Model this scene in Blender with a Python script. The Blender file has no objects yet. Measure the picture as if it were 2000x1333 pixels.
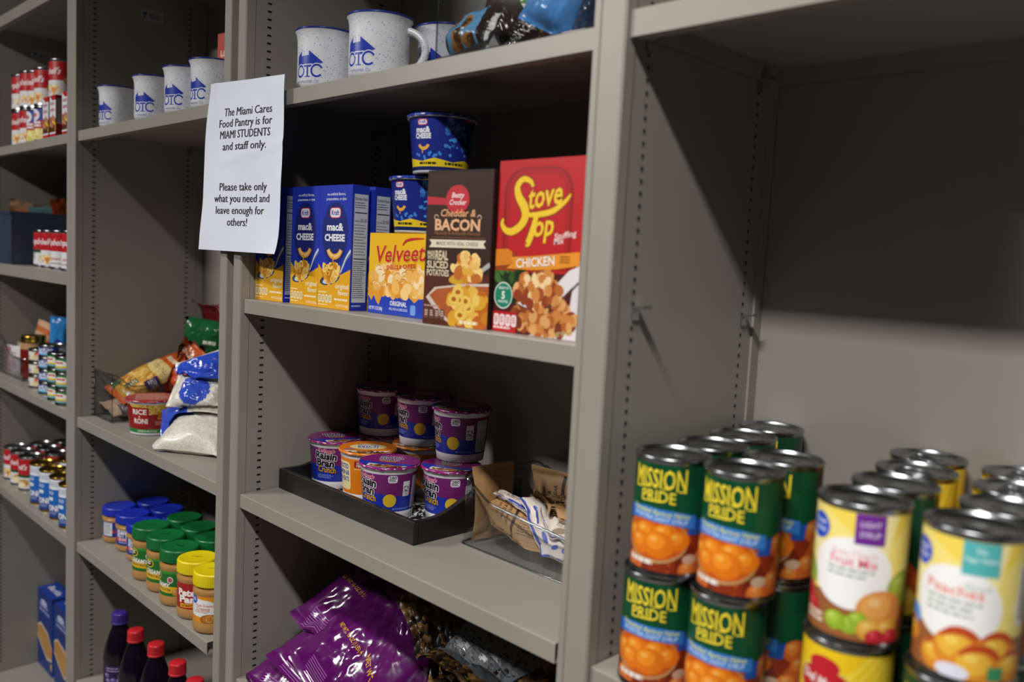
import bpy, math, random
from mathutils import Vector, Matrix, noise
from mathutils.bvhtree import BVHTree
from mathutils.geometry import tessellate_polygon

sc = bpy.context.scene
col = sc.collection
R = math.radians

# ------------------------------------------------------------------ camera
YAW, PIT, ROL = R(-44.8358), R(-5.3109), R(2.9443)
CAM = Vector((1.31359, -0.67776, 1.44762))
FPX = 1661.14                       # focal length in pixels of the 2000 px wide frame
fw = Vector((math.sin(YAW) * math.cos(PIT), math.cos(YAW) * math.cos(PIT), math.sin(PIT)))
r0 = Vector((math.cos(YAW), -math.sin(YAW), 0))
u0 = r0.cross(fw)
rt = r0 * math.cos(ROL) + u0 * math.sin(ROL)
up = rt.cross(fw)
cd = bpy.data.cameras.new('camera')
cam = bpy.data.objects.new('camera', cd)
col.objects.link(cam)
cd.sensor_fit = 'HORIZONTAL'
cd.sensor_width = 36.0
cd.lens = FPX / 2000 * 36.0
cd.clip_start = 0.02
cd.clip_end = 50
cam.matrix_world = Matrix(((rt.x, up.x, -fw.x, CAM.x), (rt.y, up.y, -fw.y, CAM.y), (rt.z, up.z, -fw.z, CAM.z), (0, 0, 0, 1)))
cd.dof.use_dof = True
cd.dof.focus_distance = 1.38
cd.dof.aperture_fstop = 3.2
sc.camera = cam

# ------------------------------------------------------------------ world, lamps, exposure
w = bpy.data.worlds.new('world')
sc.world = w
w.use_nodes = True
w.node_tree.nodes['Background'].inputs[0].default_value = (0.75, 0.85, 1.0, 1)
w.node_tree.nodes['Background'].inputs[1].default_value = 0.004


def area_lamp(name, loc, sx, sy, power, color):
    l = bpy.data.lights.new(name, 'AREA')
    l.shape = 'RECTANGLE'
    l.size, l.size_y = sx, sy
    l.energy = power
    l.color = color
    l.spread = R(140)
    o = bpy.data.objects.new(name, l)
    o.location = loc
    col.objects.link(o)
    return o


# two ceiling lamps in the aisle, the second one farther along and farther out
area_lamp('ceiling_lamp', (1.20, -1.0, 2.62), 0.50, 0.11, 37, (1.0, 0.982, 0.935))
area_lamp('ceiling_lamp', (-1.15, -1.85, 2.62), 0.60, 0.20, 71, (1.0, 0.975, 0.93)).data.spread = R(180)

sc.view_settings.view_transform = 'Standard'
sc.view_settings.look = 'None'
sc.view_settings.gamma = 1.0
sc.view_settings.use_curve_mapping = False
sc.view_settings.exposure = 0.12


# ------------------------------------------------------------------ pixel -> world
def ray(px, py):
    return fw + rt * ((px - 1000) / FPX) - up * ((py - 666.5) / FPX)


def at_z(px, py, z):
    d = ray(px, py)
    return CAM + d * ((z - CAM.z) / d.z)


def at_y(px, py, y):
    d = ray(px, py)
    return CAM + d * ((y - CAM.y) / d.y)


def at_x(px, py, x):
    d = ray(px, py)
    return CAM + d * ((x - CAM.x) / d.x)


def face(p, deg=0.0):
    """rotation about z that turns a thing's front (-y) to the aisle spot of the photographer, plus deg to the right"""
    return math.atan2(CAM.x - p[0], -(CAM.y - p[1])) + R(deg)


HR, TW, UPZ = Vector((0.709, 0.705, 0)), Vector((0.705, -0.709, 0)), Vector((0, 0, 1))   # to the photographer's right, towards him, up


def orient(zdir, front):
    """euler angles that point a bag's top along zdir and its printed side along front"""
    z = Vector(zdir).normalized()
    f = Vector(front)
    y = -(f - z * f.dot(z)).normalized()
    x = y.cross(z)
    return tuple(Matrix(((x.x, y.x, z.x), (x.y, y.y, z.y), (x.z, y.z, z.z))).to_euler())


# ------------------------------------------------------------------ materials
MATS = {}


def lin(h):
    h = h.lstrip('#')
    o = []
    for i in (0, 2, 4):
        c = int(h[i:i + 2], 16) / 255
        o.append(c / 12.92 if c <= 0.04045 else ((c + 0.055) / 1.055) ** 2.4)
    return (o[0], o[1], o[2], 1)


def new_mat(name):
    m = bpy.data.materials.new(name)
    m.use_nodes = True
    return m, m.node_tree, m.node_tree.nodes['Principled BSDF']


def mat(key):
    """'#rrggbb[:roughness[:metallic]]' or the name of a material made by hand below"""
    if key in MATS:
        return MATS[key]
    p = key.split(':')
    m, nt, b = new_mat('print_' + p[0].lstrip('#'))
    b.inputs['Base Color'].default_value = lin(p[0])
    b.inputs['Roughness'].default_value = float(p[1]) if len(p) > 1 else 0.42
    b.inputs['Metallic'].default_value = float(p[2]) if len(p) > 2 else 0.0
    b.inputs['Specular IOR Level'].default_value = 0.4
    MATS[key] = m
    return m


def noisy(name, c1, c2, scale, rough, bump=0.0, bscale=300, metallic=0.0, detail=4, spec=0.5):
    m, nt, b = new_mat(name)
    N = nt.nodes
    tc = N.new('ShaderNodeTexCoord')
    n = N.new('ShaderNodeTexNoise')
    n.inputs['Scale'].default_value = scale
    n.inputs['Detail'].default_value = detail
    nt.links.new(tc.outputs['Object'], n.inputs['Vector'])
    cr = N.new('ShaderNodeValToRGB')
    cr.color_ramp.elements[0].position = 0.35
    cr.color_ramp.elements[1].position = 0.65
    cr.color_ramp.elements[0].color = lin(c1)
    cr.color_ramp.elements[1].color = lin(c2)
    nt.links.new(n.outputs['Fac'], cr.inputs[0])
    nt.links.new(cr.outputs[0], b.inputs['Base Color'])
    b.inputs['Roughness'].default_value = rough
    b.inputs['Metallic'].default_value = metallic
    b.inputs['Specular IOR Level'].default_value = spec
    if bump:
        n2 = N.new('ShaderNodeTexNoise')
        n2.inputs['Scale'].default_value = bscale
        nt.links.new(tc.outputs['Object'], n2.inputs['Vector'])
        bp = N.new('ShaderNodeBump')
        bp.inputs['Strength'].default_value = bump
        bp.inputs['Distance'].default_value = 0.001
        nt.links.new(n2.outputs['Fac'], bp.inputs['Height'])
        nt.links.new(bp.outputs[0], b.inputs['Normal'])
    MATS[name] = m
    return m


noisy('shelf_paint', '#8d8980', '#918c84', 6, 0.42, 0.12, 900)
noisy('floor_tile', '#6e6a62', '#7b776e', 3, 0.4)
noisy('wall_paint', '#8b857c', '#8f8a80', 2, 0.7)
noisy('ceiling_tile', '#b9b7b0', '#c2c0b8', 40, 0.9, 0.3, 120)
noisy('steel', '#8d9096', '#a2a4a8', 30, 0.26, 0, metallic=1.0)
noisy('chrome', '#c2c6ca', '#d0d4d8', 30, 0.16, 0, metallic=1.0)
noisy('brass', '#a98a3c', '#c09c48', 20, 0.25, 0, metallic=1.0)
noisy('dark_bin', '#333d52', '#39445a', 8, 0.33, 0.1, 500)
noisy('tray_black', '#121213', '#1a1a1b', 25, 0.4, 0.15, 400)
noisy('tray_edge', '#5c4a36', '#2a241d', 60, 0.5)
noisy('peanut_butter', '#a57a45', '#b38650', 12, 0.22, 0.1, 60)
noisy('kraft_paper', '#a0794f', '#ac855b', 20, 0.6, 0.3, 160)
noisy('white_packet', '#cfc3ba', '#d8cdc6', 20, 0.5, 0.3, 120)
noisy('paper', '#dadeef', '#dee2f2', 5, 0.8, 0.25, 60)
noisy('grape_juice', '#100c18', '#17101f', 5, 0.12)
noisy('pasta_sauce', '#6e1a17', '#832320', 20, 0.2)
noisy('purple_film', '#4a0c4e', '#560f5a', 6, 0.17, 0.15, 90, spec=0.6)
noisy('foil_lid', '#9d9aa0', '#b0adb4', 30, 0.3)


def nut_mat(name, cols, scale, rough=0.35, bump=0.9, dist=0.004):
    m, nt, b = new_mat(name)
    N = nt.nodes
    tc = N.new('ShaderNodeTexCoord')
    v = N.new('ShaderNodeTexVoronoi')
    v.inputs['Scale'].default_value = scale
    nt.links.new(tc.outputs['Object'], v.inputs['Vector'])
    sp = N.new('ShaderNodeSeparateColor')
    nt.links.new(v.outputs['Color'], sp.inputs[0])
    cr = N.new('ShaderNodeValToRGB')
    cr.color_ramp.interpolation = 'CONSTANT'
    while len(cr.color_ramp.elements) < len(cols):
        cr.color_ramp.elements.new(0.5)
    for i, c in enumerate(cols):
        cr.color_ramp.elements[i].position = i / len(cols)
        cr.color_ramp.elements[i].color = lin(c)
    nt.links.new(sp.outputs[0], cr.inputs[0])
    nt.links.new(cr.outputs[0], b.inputs['Base Color'])
    b.inputs['Roughness'].default_value = rough
    b.inputs['Coat Weight'].default_value = 0.22
    b.inputs['Coat Roughness'].default_value = 0.08
    mp = N.new('ShaderNodeMath')
    mp.operation = 'SUBTRACT'
    mp.inputs[0].default_value = 1.0
    nt.links.new(v.outputs['Distance'], mp.inputs[1])
    bp = N.new('ShaderNodeBump')
    bp.inputs['Strength'].default_value = bump
    bp.inputs['Distance'].default_value = dist
    nt.links.new(mp.outputs[0], bp.inputs['Height'])
    nt.links.new(bp.outputs[0], b.inputs['Normal'])
    MATS[name] = m


nut_mat('granola', ['#3a2a18', '#6b4c28', '#2b1c14', '#8a6a3a', '#4a3420', '#241a14'], 95)
nut_mat('peanuts', ['#8a6a42', '#997648', '#7c5c36', '#a08050'], 55, dist=0.008)
nut_mat('rice_grains', ['#d6d2c8', '#cbc7bc', '#dedad2'], 420, 0.3, 0.4, 0.001)
nut_mat('rice_mix', ['#b98a52', '#c79c62', '#a8743c', '#d2ac74'], 220, 0.4, 0.5, 0.002)


def speckle():
    m, nt, b = new_mat('speckled_enamel')
    N = nt.nodes
    tc = N.new('ShaderNodeTexCoord')
    prev = None
    for sc_, th in ((330, 0.19), (150, 0.10)):
        v = N.new('ShaderNodeTexVoronoi')
        v.inputs['Scale'].default_value = sc_
        nt.links.new(tc.outputs['Object'], v.inputs['Vector'])
        s = N.new('ShaderNodeSeparateColor')
        nt.links.new(v.outputs['Color'], s.inputs[0])
        g = N.new('ShaderNodeMath')
        g.operation = 'MULTIPLY'
        g.inputs[1].default_value = th * 1.6
        nt.links.new(s.outputs[0], g.inputs[0])
        c = N.new('ShaderNodeMath')
        c.operation = 'LESS_THAN'
        nt.links.new(v.outputs['Distance'], c.inputs[0])
        nt.links.new(g.outputs[0], c.inputs[1])
        if prev is not None:
            a = N.new('ShaderNodeMath')
            a.operation = 'MAXIMUM'
            nt.links.new(prev.outputs[0], a.inputs[0])
            nt.links.new(c.outputs[0], a.inputs[1])
            prev = a
        else:
            prev = c
    mx = N.new('ShaderNodeMix')
    mx.data_type = 'RGBA'
    mx.inputs[6].default_value = lin('#d9dae2')
    mx.inputs[7].default_value = lin('#6f7fb4')
    nt.links.new(prev.outputs[0], mx.inputs[0])
    nt.links.new(mx.outputs[2], b.inputs['Base Color'])
    b.inputs['Roughness'].default_value = 0.22
    MATS['speckled_enamel'] = m


speckle()


def clear_plastic(name, tint, refl=1.0, rough=0.04):
    m = bpy.data.materials.new(name)
    m.use_nodes = True
    nt = m.node_tree
    N = nt.nodes
    N.clear()
    out = N.new('ShaderNodeOutputMaterial')
    tr = N.new('ShaderNodeBsdfTransparent')
    tr.inputs[0].default_value = tint
    gl = N.new('ShaderNodeBsdfGlossy')
    gl.inputs['Roughness'].default_value = rough
    fr = N.new('ShaderNodeLayerWeight')
    fr.inputs['Blend'].default_value = 0.5
    pw = N.new('ShaderNodeMath')
    pw.operation = 'POWER'
    pw.inputs[1].default_value = 4.0
    nt.links.new(fr.outputs['Facing'], pw.inputs[0])
    mu = N.new('ShaderNodeMath')
    mu.operation = 'MULTIPLY_ADD'
    mu.inputs[1].default_value = 0.55 * refl
    mu.inputs[2].default_value = 0.035 * refl
    mx = N.new('ShaderNodeMixShader')
    nt.links.new(pw.outputs[0], mu.inputs[0])
    nt.links.new(mu.outputs[0], mx.inputs[0])
    nt.links.new(tr.outputs[0], mx.inputs[1])
    nt.links.new(gl.outputs[0], mx.inputs[2])
    nt.links.new(mx.outputs[0], out.inputs[0])
    MATS[name] = m


clear_plastic('clear_plastic', (0.93, 0.94, 0.95, 1))
clear_plastic('clear_edge', (0.60, 0.62, 0.65, 1), 3.5, 0.08)
clear_plastic('clear_film', (0.96, 0.96, 0.97, 1), 1.2, 0.1)


def damask():
    m, nt, b = new_mat('damask_paper')
    N = nt.nodes
    tc = N.new('ShaderNodeTexCoord')
    n = N.new('ShaderNodeTexNoise')
    n.inputs['Scale'].default_value = 42
    n.inputs['Detail'].default_value = 1
    n.inputs['Distortion'].default_value = 2.5
    nt.links.new(tc.outputs['Object'], n.inputs['Vector'])
    cr = N.new('ShaderNodeValToRGB')
    cr.color_ramp.interpolation = 'CONSTANT'
    e = cr.color_ramp.elements
    e[0].position = 0
    e[0].color = lin('#111111')
    e[1].position = 0.5
    e[1].color = lin('#e6e6e6')
    for p, c in ((0.54, '#111111'), (0.58, '#e6e6e6')):
        k = e.new(p)
        k.color = lin(c)
    nt.links.new(n.outputs['Fac'], cr.inputs[0])
    nt.links.new(cr.outputs[0], b.inputs['Base Color'])
    b.inputs['Roughness'].default_value = 0.6
    MATS['damask_paper'] = m


damask()


# ------------------------------------------------------------------ mesh builder
class MB:
    def __init__(s):
        s.v, s.f, s.m, s.sm = [], [], [], []

    def add(s, vs, fs, key, smooth=False):
        b = len(s.v)
        s.v.extend([tuple(p) for p in vs])
        for i, f in enumerate(fs):
            s.f.append(tuple(b + k for k in f))
            s.m.append(key[i] if isinstance(key, list) else key)
            s.sm.append(smooth)

    def box(s, x0, x1, y0, y1, z0, z1, key, M=None):
        vs = [Vector(p) for p in ((x0, y0, z0), (x1, y0, z0), (x1, y1, z0), (x0, y1, z0), (x0, y0, z1), (x1, y0, z1), (x1, y1, z1), (x0, y1, z1))]
        if M is not None:
            vs = [M @ p for p in vs]
        s.add(vs, [(3, 2, 1, 0), (4, 5, 6, 7), (0, 1, 5, 4), (1, 2, 6, 5), (2, 3, 7, 6), (3, 0, 4, 7)], key)

    def bbox(s, x0, x1, y0, y1, z0, z1, key, b):
        """box whose twelve edges are chamfered by b"""
        X, Y, Z = (x0, x1), (y0, y1), (z0, z1)
        vs, idx = [], {}
        for i in (0, 1):
            for j in (0, 1):
                for k in (0, 1):
                    si, sj, sk = (1, -1)[i], (1, -1)[j], (1, -1)[k]
                    for ax in range(3):
                        p = [X[i] + si * b * (ax != 0), Y[j] + sj * b * (ax != 1), Z[k] + sk * b * (ax != 2)]
                        idx[i, j, k, ax] = len(vs)
                        vs.append(p)
        fs = []
        for i in (0, 1):
            fs.append([idx[i, j, k, 0] for j, k in ((0, 0), (1, 0), (1, 1), (0, 1))])
            fs.append([idx[j, i, k, 1] for j, k in ((0, 0), (1, 0), (1, 1), (0, 1))])
            fs.append([idx[j, k, i, 2] for j, k in ((0, 0), (1, 0), (1, 1), (0, 1))])
        for a in (0, 1):
            for c in (0, 1):
                fs.append([idx[a, c, 0, 0], idx[a, c, 1, 0], idx[a, c, 1, 1], idx[a, c, 0, 1]])
                fs.append([idx[a, 0, c, 0], idx[a, 1, c, 0], idx[a, 1, c, 2], idx[a, 0, c, 2]])
                fs.append([idx[0, a, c, 1], idx[1, a, c, 1], idx[1, a, c, 2], idx[0, a, c, 2]])
                for e in (0, 1):
                    fs.append([idx[a, c, e, 0], idx[a, c, e, 1], idx[a, c, e, 2]])
        ctr = Vector(((x0 + x1) / 2, (y0 + y1) / 2, (z0 + z1) / 2))
        out = []
        for f in fs:
            p = [Vector(vs[q]) for q in f]
            n = (p[1] - p[0]).cross(p[2] - p[0])
            c = sum(p, Vector()) / len(p)
            out.append(tuple(f) if n.dot(c - ctr) > 0 else tuple(reversed(f)))
        s.add(vs, out, key)

    def lathe(s, prof, n, key, smooth=True, wob=None, a0=0.0, a1=2 * math.pi):
        """prof: [(r, z[, key])] bottom to top, outside facing out"""
        full = abs(a1 - a0 - 2 * math.pi) < 1e-6
        nn = n if full else n + 1
        vs, fs, ks = [], [], []
        for q in prof:
            for i in range(nn):
                a = a0 + (a1 - a0) * i / n
                r, z = q[0], q[1]
                if wob:
                    r, z = wob(r, z, a)
                vs.append((r * math.sin(a), -r * math.cos(a), z))
        for j in range(len(prof) - 1):
            kk = prof[j][2] if len(prof[j]) > 2 else key
            for i in range(n):
                i2 = (i + 1) % nn
                fs.append((j * nn + i, j * nn + i2, (j + 1) * nn + i2, (j + 1) * nn + i))
                ks.append(kk)
        s.add(vs, fs, ks, smooth)

    def disc(s, r, z, n, key, upward=True, c=(0, 0)):
        vs = [(c[0] + r * math.sin(2 * math.pi * i / n), c[1] - r * math.cos(2 * math.pi * i / n), z) for i in range(n)]
        s.add(vs, [tuple(range(n)) if upward else tuple(reversed(range(n)))], key)

    def tube(s, pts, rad, n, key, cap=True, flat=1.0):
        pts = [Vector(p) for p in pts]
        rad = rad if isinstance(rad, list) else [rad] * len(pts)
        vs, fs = [], []
        t0 = (pts[1] - pts[0]).normalized()
        ref = Vector((0, 0, 1)) if abs(t0.z) < 0.9 else Vector((1, 0, 0))
        a = t0.cross(ref).normalized()
        for i, p in enumerate(pts):
            t = (pts[min(i + 1, len(pts) - 1)] - pts[max(i - 1, 0)]).normalized()
            a = (a - t * a.dot(t)).normalized()
            b = t.cross(a)
            for k in range(n):
                th = 2 * math.pi * k / n
                vs.append(p + (a * math.cos(th) * flat + b * math.sin(th)) * rad[i])
        for i in range(len(pts) - 1):
            for k in range(n):
                k2 = (k + 1) % n
                fs.append((i * n + k, i * n + k2, (i + 1) * n + k2, (i + 1) * n + k))
        if cap:
            fs.append(tuple(reversed(range(n))))
            fs.append(tuple(range((len(pts) - 1) * n, len(pts) * n)))
        s.add(vs, fs, key, True)

    def grid(s, fn, nu, nv, keyfn, smooth=True, flip=False):
        vs = [fn(i / nu, j / nv) for j in range(nv + 1) for i in range(nu + 1)]
        fs, ks = [], []
        for j in range(nv):
            for i in range(nu):
                a = j * (nu + 1) + i
                q = (a, a + 1, a + nu + 2, a + nu + 1)
                fs.append(tuple(reversed(q)) if flip else q)
                ks.append(keyfn((i + 0.5) / nu, (j + 0.5) / nv) if callable(keyfn) else keyfn)
        s.add(vs, fs, ks, smooth)

    def build(s, name, parent=None):
        me = bpy.data.meshes.new(name)
        me.from_pydata(s.v, [], s.f)
        keys = []
        for k in s.m:
            if k not in keys:
                keys.append(k)
        ix = {k: i for i, k in enumerate(keys)}
        for k in keys:
            me.materials.append(mat(k))
        me.polygons.foreach_set('material_index', [ix[k] for k in s.m])
        me.polygons.foreach_set('use_smooth', s.sm)
        me.update()
        o = bpy.data.objects.new(name, me)
        col.objects.link(o)
        if parent is not None:
            o.parent = parent
        return o


# ------------------------------------------------------------------ things
def tag(o, label, cat, group=None):
    o['label'] = label
    o['category'] = cat
    if group:
        o['group'] = group
    return o


def thing(name, label=None, cat=None, group=None, loc=(0, 0, 0), rot=0.0):
    o = bpy.data.objects.new(name, None)
    o.empty_display_size = 0.02
    col.objects.link(o)
    put(o, loc, rot)
    if label:
        o['label'] = label
    if cat:
        o['category'] = cat
    if group:
        o['group'] = group
    return o


def put(o, loc, rot=0.0):
    o.location = loc
    o.rotation_euler = rot if isinstance(rot, (tuple, list)) else (0, 0, rot)


def dup(o, label, loc, rot=0.0, group=None, cat=None):
    c = o.copy()
    col.objects.link(c)
    for ch in list(o.children):
        d = ch.copy()
        col.objects.link(d)
        d.parent = c
        for g in list(ch.children):
            e = g.copy()
            col.objects.link(e)
            e.parent = d
    put(c, loc, rot)
    tag(c, label, cat or o['category'], group or o.get('group'))
    return c


class Kind:
    """first use moves the original, later uses copy it"""

    def __init__(s, o):
        s.o, s.used = o, False

    def __call__(s, label, loc, rot=0.0, group=None):
        if not s.used:
            s.used = True
            put(s.o, loc, rot)
            s.o['label'] = label
            if group:
                s.o['group'] = group
            return s.o
        return dup(s.o, label, loc, rot, group)


# ------------------------------------------------------------------ printed artwork: flat coloured shapes laid on a surface
TXT = {}


def text_tris(body, bold):
    k = (body, round(bold, 4))
    if k not in TXT:
        cu = bpy.data.curves.new('lettering', 'FONT')
        cu.body = body
        cu.size = 1
        cu.resolution_u = 2
        cu.offset = bold
        o = bpy.data.objects.new('lettering', cu)
        me = o.to_mesh()
        vs = [(v.co.x, v.co.y) for v in me.vertices]
        tr = []
        for p in me.polygons:
            q = [vs[i] for i in p.vertices]
            for i in range(1, len(q) - 1):
                tr.append((q[0], q[i], q[i + 1]))
        o.to_mesh_clear()
        bpy.data.objects.remove(o)
        bpy.data.curves.remove(cu)
        xs = [p[0] for t in tr for p in t] or [0, 1]
        TXT[k] = (tr, min(xs), max(xs))
    return TXT[k]


CAPH = max(p[1] for t in text_tris('H', 0)[0] for p in t)


def clip_half(poly, nx, ny, c):
    out = []
    n = len(poly)
    for i in range(n):
        a, b = poly[i], poly[(i + 1) % n]
        da, db = nx * a[0] + ny * a[1] - c, nx * b[0] + ny * b[1] - c
        if da <= 0:
            out.append(a)
        if da * db < 0:
            t = da / (da - db)
            out.append((a[0] + (b[0] - a[0]) * t, a[1] + (b[1] - a[1]) * t))
    return out


class Art:
    def __init__(s, w, h, bg=None, rough=0.42, circle=None):
        s.w, s.h, s.rough, s.circle = w, h, rough, circle
        s.shapes = []                       # (key, polys, level)
        s.boxes = []
        if bg:
            s.rect(0, 0, w, h, bg)

    def _put(s, colr, polys):
        xs = [p[0] for q in polys for p in q]
        ys = [p[1] for q in polys for p in q]
        if not xs:
            return
        bb = (min(xs), max(xs), min(ys), max(ys))
        lv = 1
        for o, l in s.boxes:
            if l >= lv and bb[0] < o[1] and bb[1] > o[0] and bb[2] < o[3] and bb[3] > o[2]:
                lv = l + 1
        s.boxes.append((bb, lv))
        key = colr if not colr.startswith('#') or ':' in colr else '%s:%g' % (colr, s.rough)
        s.shapes.append((key, polys, lv))

    def poly(s, pts, c):
        if len(pts) == 3:
            s._put(c, [pts])
            return
        tr = tessellate_polygon([[Vector((p[0], p[1], 0)) for p in pts]])
        s._put(c, [[pts[i] for i in t] for t in tr])

    def rect(s, x0, y0, x1, y1, c):
        s._put(c, [[(x0, y0), (x1, y0), (x1, y1), (x0, y1)]])

    def ell(s, cx, cy, rx, ry, c, n=18, rot=0.0):
        ca, sa = math.cos(rot), math.sin(rot)
        pts = []
        for i in range(n):
            a = 2 * math.pi * i / n
            x, y = rx * math.cos(a), ry * math.sin(a)
            pts.append((cx + x * ca - y * sa, cy + x * sa + y * ca))
        s._put(c, [pts])

    def rrect(s, x0, y0, x1, y1, r, c):
        pts = []
        for cx, cy, a0 in ((x1 - r, y1 - r, 0), (x0 + r, y1 - r, 90), (x0 + r, y0 + r, 180), (x1 - r, y0 + r, 270)):
            for k in range(5):
                a = R(a0 + k * 22.5)
                pts.append((cx + r * math.cos(a), cy + r * math.sin(a)))
        s._put(c, [pts])

    def arc(s, cx, cy, r, wd, a0, a1, c, n=12, taper=False, ry=None):
        ry = ry or r
        qs = []
        for i in range(n):
            q = []
            for t, sd in ((i / n, 1), ((i + 1) / n, 1), ((i + 1) / n, -1), (i / n, -1)):
                a = R(a0 + (a1 - a0) * t)
                ww = wd * (math.sin(math.pi * (0.08 + 0.84 * t)) if taper else 1) / 2
                q.append((cx + (r + sd * ww) * math.cos(a), cy + (ry + sd * ww) * math.sin(a)))
            qs.append(q)
        s._put(c, qs)

    def stroke(s, pts, wd, c, sub=5):
        n = len(pts)
        wl = wd if isinstance(wd, list) else [wd] * n
        P, W_ = [], []
        for i in range(n - 1):
            p0, p1, p2, p3 = (Vector(pts[k]) for k in (max(i - 1, 0), i, i + 1, min(i + 2, n - 1)))
            m = sub if n > 2 else 1
            for k in range(m):
                t = k / m
                P.append(0.5 * (2 * p1 + (p2 - p0) * t + (2 * p0 - 5 * p1 + 4 * p2 - p3) * t * t + (3 * p1 - p0 - 3 * p2 + p3) * t ** 3))
                W_.append(wl[i] + (wl[i + 1] - wl[i]) * t)
        P.append(Vector(pts[-1]))
        W_.append(wl[-1])
        L_, R_ = [], []
        for i in range(len(P)):
            d = P[min(i + 1, len(P) - 1)] - P[max(i - 1, 0)]
            nn = Vector((-d.y, d.x)).normalized() * W_[i] / 2
            L_.append(tuple(P[i] + nn))
            R_.append(tuple(P[i] - nn))
        s._put(c, [[R_[i], R_[i + 1], L_[i + 1], L_[i]] for i in range(len(P) - 1)])

    def text(s, body, x, y, h, c, w=None, al='c', bold=0.0, shear=0.0, rot=0.0, warp=None, out=None, ow=0.06):
        """h is the cap height; w squeezes or stretches the line to that width"""
        if out:
            s.text(body, x, y, h, out, w, al, bold + ow * 1.2, shear, rot, warp)
        bold *= 0.5
        tr, x0, x1 = text_tris(body, bold)
        _, b0, b1 = text_tris(body, 0)
        k = h / CAPH
        kx = w / (b1 - b0) if w else k
        mid = {'c': (b0 + b1) / 2, 'l': b0, 'r': b1}[al]
        ca, sa = math.cos(R(rot)), math.sin(R(rot))
        res = []
        for t in tr:
            q = []
            for p in t:
                px, py = (p[0] - mid) * kx + shear * p[1] * k, p[1] * k
                if warp:
                    px, py = warp(px, py)
                q.append((x + px * ca - py * sa, y + px * sa + py * ca))
            res.append(q)
        s._put(c, res)

    def lines(s, x, y, w, h, n, c, fill=0.55, seed=1, words=6):
        """fine print too small to read: rows of short dashes"""
        rg = random.Random(seed)
        qs = []
        for i in range(n):
            y1 = y + h - h * i / n
            y0 = y1 - h / n * fill
            px = x
            end = x + w * rg.uniform(0.75, 1.0)
            while px < end:
                ww = w / words * rg.uniform(0.4, 1.2)
                qs.append([(px, y0), (min(px + ww, end), y0), (min(px + ww, end), y1), (px, y1)])
                px += ww + w * 0.03
        s._put(c, qs)

    def blobs(s, cx, cy, rx, ry, n, cols, size, seed=1, asp=0.7):
        rg = random.Random(seed)
        for i in range(n):
            a, q = rg.uniform(0, 6.283), math.sqrt(rg.random())
            z = size * rg.uniform(0.7, 1.25)
            x, y, ro, cc = cx + rx * q * math.cos(a), cy + ry * q * math.sin(a), rg.uniform(0, 3.14), rg.randrange(len(cols))
            s.ell(x, y, z, z * asp, cols[cc], 10, ro)

    def nutrition(s, x, y, w, h, title='Nutrition Facts', bg='#c9ccd8', cal=None, seed=3):
        k = '#15151c'
        s.rect(x, y, x + w, y + h, bg)
        s.text(title, x + w * 0.05, y + h * 0.945, h * 0.028, k, w=w * 0.9, al='l', bold=0.03)
        s.lines(x + w * .05, y + h * .86, w * .85, h * .065, 3, k, 0.35, seed)
        s.rect(x + w * .05, y + h * .825, x + w * .95, y + h * .835, k)
        if cal:
            s.text('Calories', x + w * .05, y + h * .745, h * .02, k, w=w * .36, al='l', bold=0.02)
            s.text(cal, x + w * .95, y + h * .745, h * .03, k, w=w * .5, al='r', bold=0.03)
        s.lines(x + w * .05, y + h * .42, w * .9, h * .30, 11, k, 0.22, seed + 1, 5)
        s.rect(x + w * .05, y + h * .40, x + w * .95, y + h * .41, k)
        s.lines(x + w * .05, y + h * .03, w * .9, h * .35, 18, k, 0.4, seed + 2, 9)

    def flush(s, mb, fn, du=None, step=0.000016, base=0.00009):
        if du:
            # all layers share one faceted base surface, so that none dips below another
            gu, gv = du if isinstance(du, tuple) else (du, None)
            raw, memo = fn, {}

            def node(i, j, v, o):
                k = (i, j, round(o, 7)) if gv else (i, round(v, 7), round(o, 7))
                if k not in memo:
                    memo[k] = Vector(raw(i * gu, j * gv if gv else v, o))
                return memo[k]

            def fn(u, v, o):
                i = math.floor(u / gu + 1e-6)
                t = u / gu - i
                if not gv:
                    return node(i, 0, v, o).lerp(node(i + 1, 0, v, o), t)
                j = math.floor(v / gv + 1e-6)
                q = v / gv - j
                return node(i, j, v, o).lerp(node(i + 1, j, v, o), t).lerp(node(i, j + 1, v, o).lerp(node(i + 1, j + 1, v, o), t), q)
        circ = None
        if s.circle:
            cx, cy, cr = s.circle
            circ = []
            for i in range(40):
                a = 2 * math.pi * (i + 0.5) / 40
                nx, ny = math.cos(a), math.sin(a)
                circ.append((nx, ny, nx * cx + ny * cy + cr))
        e = 1e-9
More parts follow.
